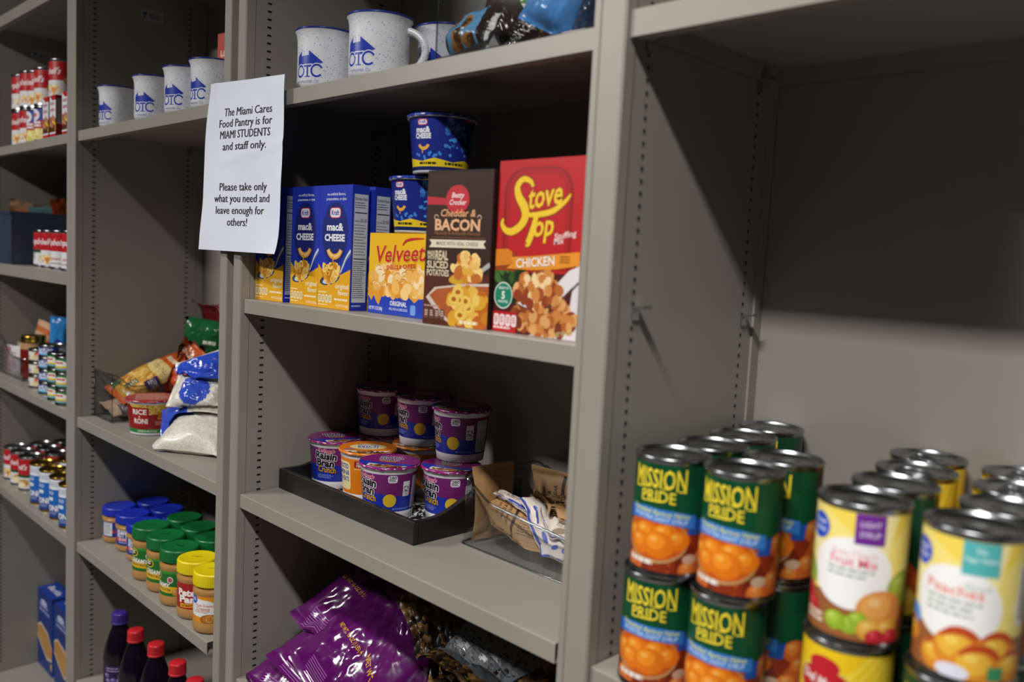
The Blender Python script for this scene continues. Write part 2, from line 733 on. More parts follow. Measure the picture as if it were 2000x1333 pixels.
        for key, polys, lv in s.shapes:
            off = base + step * lv
            vs, fs, seen = [], [], {}

            def vid(p):
                q = (round(p[0], 6), round(p[1], 6))
                if q not in seen:
                    seen[q] = len(vs)
                    vs.append(fn(p[0], p[1], off))
                return seen[q]

            for q in polys:
                q = list(q)
                ar = sum(q[i][0] * q[(i + 1) % len(q)][1] - q[(i + 1) % len(q)][0] * q[i][1] for i in range(len(q)))
                if ar < 0:
                    q.reverse()
                xs = [p[0] for p in q]
                ys = [p[1] for p in q]
                if circ:
                    for hp in circ:
                        q = clip_half(q, *hp)
                        if len(q) < 3:
                            break
                else:
                    if min(xs) < -e:
                        q = clip_half(q, -1, 0, 0)
                    if q and max(xs) > s.w + e:
                        q = clip_half(q, 1, 0, s.w)
                    if q and min(ys) < -e:
                        q = clip_half(q, 0, -1, 0)
                    if q and max(ys) > s.h + e:
                        q = clip_half(q, 0, 1, s.h)
                if len(q) < 3:
                    continue
                pieces = [q]
                if du:
                    duu, dvv = du if isinstance(du, tuple) else (du, None)
                    for ax, dd in ((0, duu), (1, dvv)):
                        if not dd:
                            continue
                        nxt = []
                        for q in pieces:
                            lo, hi = min(p[ax] for p in q), max(p[ax] for p in q)
                            k0, k1 = math.floor(lo / dd + 1e-6), math.ceil(hi / dd - 1e-6)
                            if k1 - k0 <= 1:
                                nxt.append(q)
                                continue
                            for k in range(k0, k1):
                                n1 = (-1, 0) if ax == 0 else (0, -1)
                                p = clip_half(q, n1[0], n1[1], -k * dd)
                                if len(p) >= 3:
                                    p = clip_half(p, -n1[0], -n1[1], (k + 1) * dd)
                                if len(p) >= 3:
                                    nxt.append(p)
                        pieces = nxt
                for q in pieces:
                    ids = []
                    for p in q:
                        k = vid(p)
                        if k not in ids:
                            ids.append(k)
                    if len(ids) >= 3:
                        fs.append(tuple(ids))
            if fs:
                mb.add(vs, fs, key)
# ================================================================== the setting
def struct(name, mb):
    o = mb.build(name)
    o['kind'] = 'structure'
    return o


m = MB(); m.box(-4, 4, -3.2, 0.6, -0.05, 0, 'floor_tile'); struct('floor', m)
m = MB(); m.box(-4, 4, -3.2, 0.6, 2.68, 2.72, 'ceiling_tile'); struct('ceiling', m)
m = MB(); m.box(-4, 4, 0.36, 0.46, 0, 2.68, 'wall_paint'); struct('wall_back', m)

# ------------------------------------------------------------------ steel bookcases
# world heights of the shelf tops, read from the photograph
A = [2.0508, 1.6947, 1.3693, 1.0354, 0.7198, 0.0860]
B = [2.0508, 1.6951, 1.0323, 0.7295, 0.3849]
C = [2.0508, 1.6918, 1.3638, 1.0325, 0.7057]
D = [2.0508, 1.7014, 1.0258]
XA0, XA1, XP1 = -1.586, -0.8522, -0.8245          # bay with soup
XB0, XB1, XP2 = -0.7967, -0.0730, -0.0489          # bay with peanut butter
XC0, XC1, XP3 = 0.0, 0.7340, 0.7425                # bay with cereal
XD0, XD1, XP4 = 0.7738, 1.5000, 1.5300             # nearest bay
DEP, TOP = 0.3074, 2.35
SY = 0.0064


def side_panel(x0, x1, inner, hole, zoff):
    """hollow upright: front flange, sheet, rear flange; inner = +1 / -1 tells which face looks into the bay"""
    m = MB()
    m.bbox(x0, x1, 0.0, DEP + 0.004, 0.0, TOP, 'shelf_paint', 0.0012)
    xi = x1 if inner > 0 else x0
    s = inner
    # front return lip, a hair proud of the sheet, and the seam behind it
    m.box(min(xi, xi + s * 0.0010), max(xi, xi + s * 0.0010), 0.0014, 0.0165, 0.05, TOP - 0.01, 'shelf_paint')
    m.box(min(xi, xi + s * 0.0002), max(xi, xi + s * 0.0002), 0.0167, 0.0174, 0.05, TOP - 0.01, '#1c1b19')
    m.box(min(xi, xi + s * 0.0030), max(xi, xi + s * 0.0030), 0.2890, 0.3060, 0.05, TOP - 0.01, 'shelf_paint')
    if hole:
        vs, fs, vb, fb = [], [], [], []
        xh = xi + s * 0.0004
        for yc in (0.0415, 0.2635):
            k0 = math.ceil((0.12 - zoff) / 0.0127)
            for k in range(k0, int((TOP - 0.05 - zoff) / 0.0127)):
                z = zoff + k * 0.0127
                if hole == 'slot':
                    q = [(yc - 0.0036, z - 0.0016), (yc + 0.0036, z - 0.0016), (yc + 0.0036, z + 0.0016), (yc - 0.0036, z + 0.0016)]
                else:
                    q = [(yc + 0.0024 * math.cos(t * 0.785), z + 0.0024 * math.sin(t * 0.785)) for t in range(8)]
                b = len(vs)
                vs += [(xh, a, c) for a, c in q]
                fs.append(tuple(range(b, b + len(q))))
                # pressed rim under each hole
                b = len(vb)
                e = 0.0009
                vb += [(xi + s * 0.0003, a + (e if a > yc else -e), c + (e * .4 if c > z else -e)) for a, c in q]
                fb.append(tuple(range(b, b + len(q))))
        m.add(vb, fb, 'shelf_paint')
        m.add(vs, fs, '#060606:0.8')
    return m


def shelf(x0, x1, ztop, lip):
    """folded steel shelf: sheet, front lip with a return, rear and end lips; its ends are open"""
    m = MB()
    t = 0.0012
    e = 0.0016
    pr = [(DEP - 0.004, ztop - lip * .8), (DEP - 0.004, ztop), (SY + e, ztop), (SY + e * .3, ztop - e * .3), (SY, ztop - e), (SY, ztop - lip), (SY + 0.017, ztop - lip), (SY + 0.017, ztop - lip + t), (SY + t, ztop - lip + t), (SY + t, ztop - t), (DEP - 0.004 - t, ztop - t), (DEP - 0.004 - t, ztop - lip * .8)]
    n = len(pr)
    vs = [(x, y, z) for x in (x0, x1) for y, z in pr]
    fs = [(i, (i + 1) % n, n + (i + 1) % n, n + i) for i in range(n)]
    tri = tessellate_polygon([[Vector((p[0], p[1], 0)) for p in pr]])
    fs += [tuple(t_) for t_ in tri] + [tuple(n + k for k in reversed(t_)) for t_ in tri]
    m.add(vs, fs, 'shelf_paint')
    for xa, xb in ((x0 + 0.0005, x0 + 0.0017), (x1 - 0.0017, x1 - 0.0005)):
        m.box(xa, xb, SY + 0.03, DEP - 0.006, ztop - lip * .8, ztop - t, 'shelf_paint')
    return m


def clip(x, y, z, s=1):
    """small bent shelf clip: seat plate, drop tab and hook"""
    m = MB()
    m.box(x + s * 0.0008, x + s * 0.0180, y - 0.0055, y + 0.0055, z, z + 0.0014, 'chrome')
    m.box(x + s * 0.0008, x + s * 0.0024, y - 0.0055, y + 0.0055, z - 0.0125, z, 'chrome')
    m.box(x - s * 0.002, x + s * 0.003, y - 0.0025, y + 0.0025, z - 0.0045, z - 0.0022, 'chrome')
    m.box(x + s * 0.0170, x + s * 0.0184, y - 0.0055, y + 0.0055, z, z + 0.0032, 'chrome')
    return m


def sticker(x, y0, y1, z0, z1):
    m = MB()
    a = Art(y1 - y0, z1 - z0, '#a8a8a4')
    a.poly([(0.004, .012), (.012, .012), (.016, .02), (.008, .02)], '#2b3a86')
    a.rect(0.006, .004, .010, .011, '#2b3a86')
    a.lines(.02, .004, .03, .014, 3, '#4a5590', .5, 4, 3)
    m.box(x, x + 0.0004, y0, y1, z0, z1, '#a8a8a4')
    a.flush(m, lambda u, v, o: (x + 0.0004 + o, y0 + u, z0 + v))
    return m


def bookcase(label, x0, x1, xl, xr, shelves, hole, zoff, ends=None, lips=None):
    t = thing('steel_bookcase', label, 'bookcase', 'steel bookcases along the wall')
    side_panel(xl, x0, 1, hole, zoff).build('side_panel', t)
    side_panel(x1, xr, -1, None, zoff).build('side_panel', t)
    m = MB(); m.box(xl + .0005, xr - .0005, DEP + 0.0002, DEP + 0.004, 0.03, TOP - .001, 'shelf_paint'); m.build('back_panel', t)
    m = MB(); m.box(x0 + 0.0003, x1 - 0.0003, 0.001, DEP, TOP - 0.03, TOP - 0.001, 'shelf_paint'); m.build('top_panel', t)
    for i, z in enumerate(shelves):
        a, b = (ends or {}).get(i, (x0 + 0.0022, x1 - 0.0022))
        shelf(a, b, z, (lips or {}).get(i, 0.0232)).build('shelf', t)
    return t


bcA = bookcase('taupe steel bookcase farthest along the row, full of soup cans', XA0, XA1, XA0 - 0.03, XP1 - .0005, A, 'slot', 1.0986, lips={0: 0.0299, 1: .0232, 2: .031})
sticker(XA0, 0.131, 0.182, 1.9815, 2.0085).build('maker_label', bcA)
bcB = bookcase('taupe steel bookcase holding the peanut butter jars and juice bottles', XB0, XB1, XP1 + .0015, XP2, B, 'slot', 1.0986, ends={3: (-0.7945, -0.1092)})
sticker(XB0, 0.144, 0.197, 1.974, 2.002).build('maker_label', bcB)
bcC = bookcase('taupe steel bookcase with boxed dinners and cereal cups', XC0, XC1, -0.0249, XP3, C, 'slot', 1.0986, ends={3: (0.0026, 0.7245)})
bcD = bookcase('nearest taupe steel bookcase, mostly empty above the fruit cans', XD0, XD1, XP3 + .0006, XP4, D, 'round', 1.4739, lips={1: .027})
for y, z in ((0.045, 1.4060), (0.2665, 1.3965)):
    clip(XD0, y, z).build('shelf_clip', bcD)
for o, x, zz, lip in ((bcD, XD0, D[1], .027), (bcC, XC0, C[1], .0232), (bcB, XB0, B[1], .0232)):
    for y in (0.0415, 0.2635):
        clip(x, y, zz - 0.0180 - .003).build('shelf_clip', o)

# ------------------------------------------------------------------ the paper notice taped across the two uprights
PC = [Vector(p) for p in ((-0.1360, -0.006, 1.4430), (0.1301, -0.009, 1.4385), (0.1376, -0.0035, 1.7104), (-0.1088, -0.006, 1.7219))]
PC[0] = at_y(388, 487, -0.007); PC[1] = at_y(543, 497, -0.012); PC[2] = at_y(557, 145, -0.0035); PC[3] = at_y(411, 165, -0.006)


def paper_pt(u, v, off=0.0):
    p = (PC[0] * (1 - u) + PC[1] * u) * (1 - v) + (PC[3] * (1 - u) + PC[2] * u) * v
    b = 0.0022 * noise.noise(Vector((u * 2.3, v * 3.1, 4.2))) + 0.0012 * abs(noise.noise(Vector((u * 5, v * 4, 9.7))))
    b += 0.007 * max(0, (0.16 - v) / 0.16) ** 2 * max(0, (u - 0.55) / 0.45) ** 2          # lifted lower corner
    b += 0.0010 * math.exp(-((v - (0.50 + 0.12 * u)) / 0.02) ** 2) * (u > 0.25)               # fold line
    b += 0.0025 * math.exp(-((u - 0.10 - 0.3 * (1 - v)) / 0.05) ** 2) * max(0, (v - 0.72) / 0.28)
    p = p.copy()
    p.x += 0.0035 * math.sin(v * 7) * (1 - u)
    p.y -= b + off
    return p


m = MB()
m.grid(lambda u, v: paper_pt(u, v), 30, 40, 'paper')
m.grid(lambda u, v: paper_pt(u, v, -0.00025), 30, 40, 'paper', flip=True)
a = Art(1, 1, None, 0.7)
K = '#14121c'
for s, y, wd, xc in (('The Miami Cares', .800, .615, .555), ('Food Pantry is for', .735, .675, .530), ('MIAMI STUDENTS', .669, .640, .530), ('and staff only.', .600, .560, .535), ('Please take only', .360, .590, .540), ('what you need and', .292, .695, .525), ('leave enough for', .222, .605, .510), ('others!', .152, .255, .490)):
    for dx in (-.0022, .0022):
        a.text(s, xc + dx, y, .0455, K, w=wd)
a.flush(m, lambda u, v, o: paper_pt(u, v, o + 0.0001), du=(1 / 30, 1 / 40))
tag(m.build('paper_notice'), 'white paper notice with black printed lines taped across two uprights', 'sign')
# ================================================================== package builders
def carton(name, w, d, h, base, front=None, right=None, top=None, label=None, cat='box', group=None, left=None):
    """printed carton standing on its base, front towards -y; origin in the middle of the base"""
    m = MB()
    m.bbox(-w / 2, w / 2, -d / 2, d / 2, 0, h, base, 0.0006)
    # glued end flaps
    m.box(-w / 2 + .001, w / 2 - .001, -d / 2 + .0008, d / 2 - 0.003, h, h + 0.0004, base)
    if front:
        front.flush(m, lambda u, v, o: (u - w / 2, -d / 2 - o, v))
    if right:
        right.flush(m, lambda u, v, o: (w / 2 + o, u - d / 2, v))
    if left:
        left.flush(m, lambda u, v, o: (-w / 2 - o, d / 2 - u, v))
    if top:
        top.flush(m, lambda u, v, o: (u - w / 2, v - d / 2, h + 0.0004 + o))
    o = m.build(name)
    return tag(o, label, cat, group) if label else o


def tin(name, r, h, art, parent_label=None, cat='can', group=None, metal='steel', lid_metal=None, pull=False):
    """tin can: drawn body with rolled rims, printed sleeve, ringed lid"""
    t = thing(name, parent_label, cat, group)
    lm = lid_metal or metal
    m = MB()
    m.disc(r * .93, 0.002, 40, metal, False)
    m.lathe([(r * .93, .002), (r * .95, 0.0), (r * 1.0, .0006), (r * 1.012, .0022), (r * 1.0, .0042), (r * .978, .0062), (r * .978, h - .0065), (r * 1.0, h - .0042)], 48, metal)
    m.build('body', t)
    m = MB()
    g = [(r * 1.0, h - .0042), (r * 1.014, h - .0024), (r * 1.008, h - .0006), (r * .985, h), (r * .955, h - .0010), (r * .945, h - .0040), (r * .90, h - .0045), (r * .87, h - .0032), (r * .82, h - .0046), (r * .72, h - .0046), (r * .69, h - .0036), (r * .65, h - .0046), (r * .30, h - .0050), (r * .28, h - .0044), (r * .02, h - .0046)]
    m.lathe(g, 48, lm)
    ld = m.build('lid', t)
    if pull:
        m = MB()
        m.tube([(r * .50 * math.sin(k * .524), -r * .30 - r * .30 * math.cos(k * .524) + r * .2, h - .0030) for k in range(13)], .0012, 6, lm, False)
        m.build('pull_ring', ld)
    m = MB()
    rl = r * .981
    m.lathe([(rl, .0062), (rl, h - .0066)], 64, art.bgkey if hasattr(art, 'bgkey') else '#dddddd')
    art.flush(m, lambda u, v, o: ((rl + o) * math.sin((u - art.w / 2) / rl), -(rl + o) * math.cos((u - art.w / 2) / rl), .0064 + v), du=2 * math.pi * rl / 64)
    m.build('label_sleeve', t)
    return t


def tin_art(r, h, bg):
    a = Art(2 * math.pi * r * .981, h - .0132, bg, 0.34)
    a.bgkey = bg + ':0.34'
    return a


def fruit(a, x, y, r, cols, seed=1):
    a.ell(x, y, r, r * .85, cols[0], 16)
    a.ell(x - r * .2, y + r * .2, r * .6, r * .5, cols[1], 14)
    a.ell(x - r * .3, y + r * .35, r * .25, r * .18, cols[2], 10)


def art_apricot(r, h):
    a = tin_art(r, h, '#0d4a2b')
    W, H, c = a.w, a.h, a.w / 2
    for k in range(7):
        a.rect(W * k / 7, H * .80, W * (k + .5) / 7, H, '#0a3f25')
    a.rect(0, 0, W, H * .40, '#7c2a14')
    a.blobs(c, H * .2, W * .5, H * .2, 95, ['#9c3a1a', '#a8481c', '#8a2f16', '#b5561f', '#6f2413'], .0125, 5)
    for x, y, s in ((-.062, .16, .013), (-.055, .34, .012), (.052, .44, .013), (.06, .28, .013), (.048, .12, .014), (.030, .03, .012), (-.03, .05, .012)):
        fruit(a, c + x, H * y, s, ['#c8602a', '#d87c34', '#e3a05a'])
    a.ell(c - .008, H * .30, .036, .024, '#b98a5a', 28)
    a.ell(c - .008, H * .31, .034, .0215, '#c7571a', 28)
    for x, y, s in ((-.030, .30, .013), (-.016, .34, .014), (.004, .35, .013), (.017, .30, .012), (-.022, .24, .013), (-.002, .25, .016)):
        fruit(a, c + x, H * (y + .005), s, ['#dd7417', '#ec8d22', '#f3ab4a'])
    a.ell(c + .03, H * .135, .008, .005, '#c4a68c', 12)
    a.lines(c - .036, H * .045, .036, .006, 1, '#e8e0d8', .8, 3, 5)
    # blue ribbon with a folded end
    bl = '#3579cc'
    top = [(c - .040, H * .575), (c - .02, H * .60), (c + .010, H * .585), (c + .034, H * .545)]
    bot = [(c + .034, H * .42), (c + .010, H * .455), (c - .02, H * .475), (c - .040, H * .455)]
    a.poly([(c + .028, H * .50), (c + .042, H * .52), (c + .040, H * .36), (c + .026, H * .37)], '#1c4fa6')
    a.poly(top + bot, bl)
    a.poly([(c - .048, H * .545), (c - .038, H * .57), (c - .038, H * .46), (c - .050, H * .42)], '#1c4fa6')
    a.text('Unpeeled Apricot Halves', c - .004, H * .532, .0052, '#d9dc70', w=.062, bold=.02, shear=.15, rot=-4)
    a.text('IN EXTRA LIGHT SYRUP', c - .004, H * .478, .0044, '#cfe0f4', w=.058, bold=.02, shear=.15, rot=-4)
    y = '#ecd53a'
    # arched serif wordmark: outer letters taller
    for body, w, yb, hh in (('MISSION', .056, H * .785, .0175), ('PRIDE', .036, H * .655, .0110)):
        def warp(px, py, w=w, hh=hh):
            q = (px / (w / 2))
            return px, py * (1 + .28 * q * q) - .0030 * q * q if body == 'MISSION' else py - .0012 * q * q
        a.text(body, c - .0052, yb - .0006, hh, '#0a2f1c', w=w, bold=.06, warp=warp)
        a.text(body, c - .006, yb, hh, y, w=w, bold=.03, warp=warp)
        # slab serifs
        n = len(body)
        for k in range(n):
            q = (k + .5) / n * 2 - 1
            x0 = c - .006 + q * w / 2
            yy = yb + (-.0030 * q * q if body == 'MISSION' else -.0012 * q * q)
            a.rect(x0 - w / n * .42, yy - .0006, x0 + w / n * .42, yy + .0009, y) if body[k] in 'MINPR' else None
    # back panel
    a.rect(W * .86, H * .12, W * .97, H * .9, '#0c5a32')
    a.lines(W * .87, H * .2, W * .09, H * .6, 14, '#08351d', .4, 8)
    a.rect(W * .03, H * .12, W * .13, H * .9, '#d8dcd0')
    a.lines(W * .035, H * .2, W * .085, H * .6, 20, '#222222', .4, 8)
    return a


def art_fruit_mix(r, h, peach=False):
    a = tin_art(r, h, '#efd35a')
    W, H, c = a.w, a.h, a.w / 2
    a.poly([(0, H * .3), (W, H * .3), (W, H), (c + .05, H), (c + .02, H * .7), (c - .03, H), (0, H)], '#f1dd80')
    for x in (-.06, .015, .06):
        a.poly([(c + x, H), (c + x + .018, H), (c + x * .6 + .012, H * .5), (c + x * .6, H * .5)], '#f5e8a8')
    a.rect(0, 0, W, H * .33, '#93582f')
    for k in range(16):
        a.rect(0, H * .02 * k, W, H * (.02 * k + .007), ['#8a4f2a', '#9c6238', '#a06a3e'][k % 3])
    # pale oval panel
    a.ell(c - .003, H * .52, .034, .030, '#f0efef', 32)
    a.ell(c - .036, H * .83, .0125, .0115, '#2a4fc0', 24)
    a.text('Great', c - .036, H * .85, .0038, '#e4e8f4', w=.016, bold=.03)
    a.text('Value', c - .036, H * .79, .0038, '#e4e8f4', w=.016, bold=.03)
    if peach:
        a.rect(c + .000, H * .76, c + .026, H, '#57b2b6')
        a.text('No', c + .013, H * .92, .004, '#dcf0f0', bold=.02)
        a.text('Sugar Added', c + .013, H * .86, .0034, '#dcf0f0', w=.022, bold=.02)
        a.text('Sliced', c + .012, H * .655, .0045, '#93b598', w=.018)
        a.text('Peaches', c - .004, H * .59, .0082, '#e0705c', w=.042, bold=.02)
        a.lines(c - .024, H * .42, .045, .015, 3, '#9aa79c', .45, 5)
        a.ell(c - .040, H * .34, .010, .009, '#4c9ae0', 20)
        for x, y, s in ((-.042, .22, .011), (-.012, .12, .014), (.004, .20, .020), (.030, .22, .018), (.018, .10, .020), (.044, .12, .014)):
            fruit(a, c + x, H * y, s, ['#d98a2c', '#e8b23e', '#efca5e'])
            a.arc(c + x, H * y, s * .8, s * .35, 20, 150, '#bb4a24', 8, True)
        a.rrect(c + .044, H * .40, c + .056, H * .86, .004, '#ece9e0')
        a.rect(c + .048, H * .45, c + .0515, H * .82, '#2c3866')
        a.rect(c + .064, H * .02, c + .072, H * .98, '#a8b548')
        a.ell(c + .000, H * .045, .012, .006, '#dcdcec', 16)
        a.rect(c + .024, H * .02, c + .036, H * .12, '#3f8f5c')
    else:
        a.rect(c - .002, H * .76, c + .022, H, '#6f2f94')
        a.text('LIGHT', c + .010, H * .90, .0045, '#e4d4ee', w=.016, bold=.02)
        a.text('SYRUP', c + .010, H * .82, .0045, '#e4d4ee', w=.016, bold=.02)
        a.text('Extra Cherry', c - .001, H * .655, .0050, '#e58aa0', w=.036)
        a.text('Fruit Mix', c - .001, H * .575, .0080, '#df4c70', w=.038, bold=.02)
        a.lines(c - .022, H * .47, .042, .009, 2, '#9aa79c', .45, 5)
        fruit(a, c + .045, H * .42, .018, ['#8fa83a', '#a8ba48', '#c0cc70'])
        fruit(a, c - .052, H * .42, .018, ['#8fa83a', '#a0b444', '#c0cc70'])
        fruit(a, c + .024, H * .25, .021, ['#d98e48', '#e3a356', '#ecbc80'])
        for x, y, s, q in ((-.042, .24, .0075, 0), (-.037, .18, .0085, 0), (-.044, .30, .007, 0), (.000, .12, .009, 1), (-.012, .13, .0095, 1), (.006, .17, .008, 1), (.016, .10, .011, 2), (.030, .11, .010, 2), (.034, .045, .0085, 0), (.020, .045, .008, 0)):
            fruit(a, c + x, H * y, s, [['#b8222e', '#cc3340', '#dc6468'], ['#8fae30', '#a6c040', '#c4d46c'], ['#d9a040', '#e6b650', '#f0cf80']][q])
        a.lines(c - .046, H * .05, .026, .010, 2, '#e0cdb8', .6, 9, 3)
    a.rect(W * .86, H * .1, W * .97, H * .9, '#efe9d0')
    a.lines(W * .87, H * .15, W * .09, H * .7, 20, '#333333', .4, 8)
    return a


def art_yellow_lite(r, h):
    a = tin_art(r, h, '#e8c21c')
    W, H, c = a.w, a.h, a.w / 2
    for k in range(9):
        a.poly([(c + .02 + k * .008, H), (c + .026 + k * .008, H), (c - .03 + k * .016, H * .4), (c - .04 + k * .016, H * .4)], '#efd040')
    a.ell(c - .016, H * .70, .027, .0175, '#d9c85c', 28)
    a.ell(c - .016, H * .70, .025, .0155, '#b9202c', 28)
    a.ell(c - .016, H * .86, .014, .008, '#b9202c', 20)
    a.text('Del Monte', c - .016, H * .69, .0075, '#e8e4e0', w=.041, bold=.05, shear=.05, rot=-5)
    a.text('Quality', c - .012, H * .60, .004, '#e8b0a0', w=.018, bold=.02)
    a.poly([(0, 0), (W, 0), (W, H * .36), (c + .03, H * .46), (c - .005, H * .36), (c - .05, H * .48), (0, H * .44)], '#2d7f34')
    a.poly([(c - .055, H * .50), (c - .01, H * .30), (c + .05, H * .20), (c + .05, 0), (c - .055, 0)], '#1d63b8')
    a.text('Lite', c - .016, H * .30, .017, '#e8ecf0', w=.032, bold=.05, shear=.2, rot=-6)
    a.text('Peaches', c - .006, H * .10, .010, '#eaeef2', w=.05, bold=.02)
    return a


def art_dark_mix(r, h):
    a = tin_art(r, h, '#0e3f26')
    W, H, c = a.w, a.h, a.w / 2
    a.text('MISSION', c - .006, H * .76, .0165, '#d8c230', w=.064, bold=.05)
    a.text('PRIDE', c - .006, H * .63, .0125, '#d8c230', w=.040, bold=.05)
    a.poly([(c - .045, H * .58), (c + .04, H * .54), (c + .04, H * .40), (c - .045, H * .44)], '#23358c')
    a.text('Fruit Mix', c, H * .455, .0085, '#d6dcea', w=.046, bold=.03, shear=.1)
    a.rect(0, 0, W, H * .36, '#3a3a18')
    for x, y, s, q in ((.0, .2, .018, 0), (.03, .25, .016, 1), (-.03, .22, .017, 1), (.055, .14, .015, 0), (-.055, .12, .015, 2), (.018, .07, .016, 2), (-.012, .06, .014, 0), (.045, .36, .015, 1), (.07, .3, .016, 1), (.085, .18, .015, 0), (-.08, .28, .015, 1)):
        fruit(a, c + x, H * y, s, [['#b8902c', '#cca83c', '#d8c070'], ['#b0441c', '#c45c26', '#d88848'], ['#5c6a24', '#707c30', '#98a050']][q])
    return a


def art_plain_green(r, h):
    a = tin_art(r, h, '#0b5b33')
    W, H = a.w, a.h
    for k in range(6):
        a.rect(0, H * (.12 + .14 * k), W, H * (.13 + .14 * k), '#083c22')
    a.lines(W * .30, H * .15, W * .4, H * .7, 16, '#083f24', .35, 3)
    return a


def art_teal(r, h):
    a = tin_art(r, h, '#1d8a84')
    a.rect(0, a.h * .3, a.w, a.h * .6, '#d8e4e0')
    a.lines(a.w * .3, a.h * .35, a.w * .4, a.h * .2, 4, '#2a5a58', .5, 2)
    return a


def art_soup(r, h, kind=0):
    a = tin_art(r, h, '#d9d8dc')
    W, H, c = a.w, a.h, a.w / 2
    a.rect(0, H * .46, W, H, '#b31f28')
    for dx in (0, W / 2, -W / 2):
        a.text("Campbell's", c + dx - .006 * (dx == 0), H * .64, .0150, '#e6e2e6', w=.078, bold=.035, shear=.32)
    gold = '#a58b4a'
    for dx in (W * .25, -W * .25):
        a.ell(c + dx, H * .47, .0095, .0105, gold, 20)
        a.ell(c + dx, H * .47, .0065, .0075, '#c0a868', 16)
    if kind == 0:                      # tomato
        a.text('tomato', c + .004, H * .20, .0085, '#b83a3a', w=.032, bold=.04)
        a.lines(c - .02, H * .06, .04, .005, 1, '#777777', .6, 2)
        fruit(a, c - .032, H * .15, .008, ['#3f9a3a', '#58b048', '#7cc668'])
        fruit(a, c - .030, H * .32, .007, ['#d8b030', '#e2c04c', '#ead070'])
    elif kind == 1:                    # chicken and noodle
        a.text('chicken', c - .022, H * .26, .0075, '#c04a4a', w=.026, bold=.02)
        a.text('noodle', c - .022, H * .17, .0075, '#c04a4a', w=.024, bold=.02)
        a.blobs(c + .018, H * .20, .020, .013, 26, ['#e2b860', '#ecd08a', '#d49a3c', '#f0dca8'], .005, 7, .5)
        a.ell(c + .018, H * .18, .007, .006, '#d2862c', 12)
    else:                              # cream of mushroom
        a.rect(0, H * .37, W, H * .47, '#244a30')
        a.lines(c - .036, H * .14, .030, .018, 3, '#444444', .45, 6, 3)
        a.ell(c + .022, H * .17, .020, .012, '#d8bf8c', 16)
        a.ell(c + .026, H * .20, .015, .010, '#b98a44', 16)
        a.ell(c + .018, H * .13, .013, .008, '#ead9b0', 14)
    return a


def art_gravy(r, h):
    a = tin_art(r, h, '#1d3d94')
    W, H, c = a.w, a.h, a.w / 2
    a.rect(0, 0, W, H * .36, '#dccb70')
    a.blobs(c, H * .18, .045, .016, 40, ['#e4d680', '#d2bc58', '#efe4a8'], .009, 4)
    a.rect(0, H * .36, W, H * .62, '#b2242c')
    a.ell(c - .004, H * .80, .020, .016, '#dcdfe8', 22)
    a.ell(c - .004, H * .80, .012, .006, '#c86a70', 14)
    a.lines(c - .022, H * .39, .044, H * .20, 2, '#e8e4ea', .7, 5, 3)
    return a


def art_small(r, h, kind):
    bg = {'white': '#dcd8cc', 'blue': '#1f3f9c', 'green': '#1f7a3a'}[kind]
    a = tin_art(r, h, bg)
    W, H, c = a.w, a.h, a.w / 2
    if kind == 'white':
        a.ell(c + .018, H * .55, .011, .011, '#c03a40', 18)
        a.ell(c + .018, H * .55, .006, .006, '#e0a0a0', 14)
        a.rect(c - .035, H * .12, c - .006, H * .48, '#2746b4')
        a.lines(c - .032, H * .2, .022, .008, 2, '#d8dcec', .5, 4, 3)
        a.blobs(c + .004, H * .28, .016, .007, 14, ['#e6dcb8', '#d8c898'], .004, 3)
    elif kind == 'blue':
        a.rect(0, 0, W, H * .36, '#5ea6d8')
        a.text('StarKist', c, H * .48, .010, '#e6eaf2', w=.050, bold=.04, shear=.1)
        a.lines(c - .02, H * .12, .04, .006, 2, '#e6eaf2', .5, 4, 4)
        a.rect(W * .7, H * .1, W * .85, H * .9, '#d8dce4')
    else:
        a.ell(c - .002, H * .58, .022, H * .32, '#e2dcd4', 20)
        a.lines(c - .016, H * .56, .030, H * .2, 1, '#c03a48', .8, 3, 3)
        a.rect(c - .024, H * .22, c + .020, H * .38, '#dcc030')
        a.rect(c - .022, H * .08, c + .022, H * .18, '#8fa8e0')
        a.blobs(c + .03, H * .4, .012, .012, 10, ['#d8b830', '#e07a28', '#4fae40'], .004, 6)
    return a


def art_blue_drink(r, h):
    a = tin_art(r, h, '#dde0ea')
    W, H, c = a.w, a.h, a.w / 2
    a.rect(0, 0, W, H * .34, '#28408c')
    a.rect(c - .030, H * .28, c + .034, H * .74, '#1f62b4')
    a.lines(c - .034, H * .80, .05, .014, 3, '#8a92a8', .5, 6, 4)
    a.text('ZERO', c - .016, H * .60, .0085, '#d4e2f2', w=.030, bold=.03)
    a.rrect(c - .032, H * .44, c - .002, H * .53, .003, '#d4e0ee')
    a.text('MONIK', c - .004, H * .17, .0140, '#ecedf4', w=.058, bold=.06)
    a.lines(c - .02, H * .06, .03, .008, 2, '#8fa0d0', .5, 2, 4)
    return a


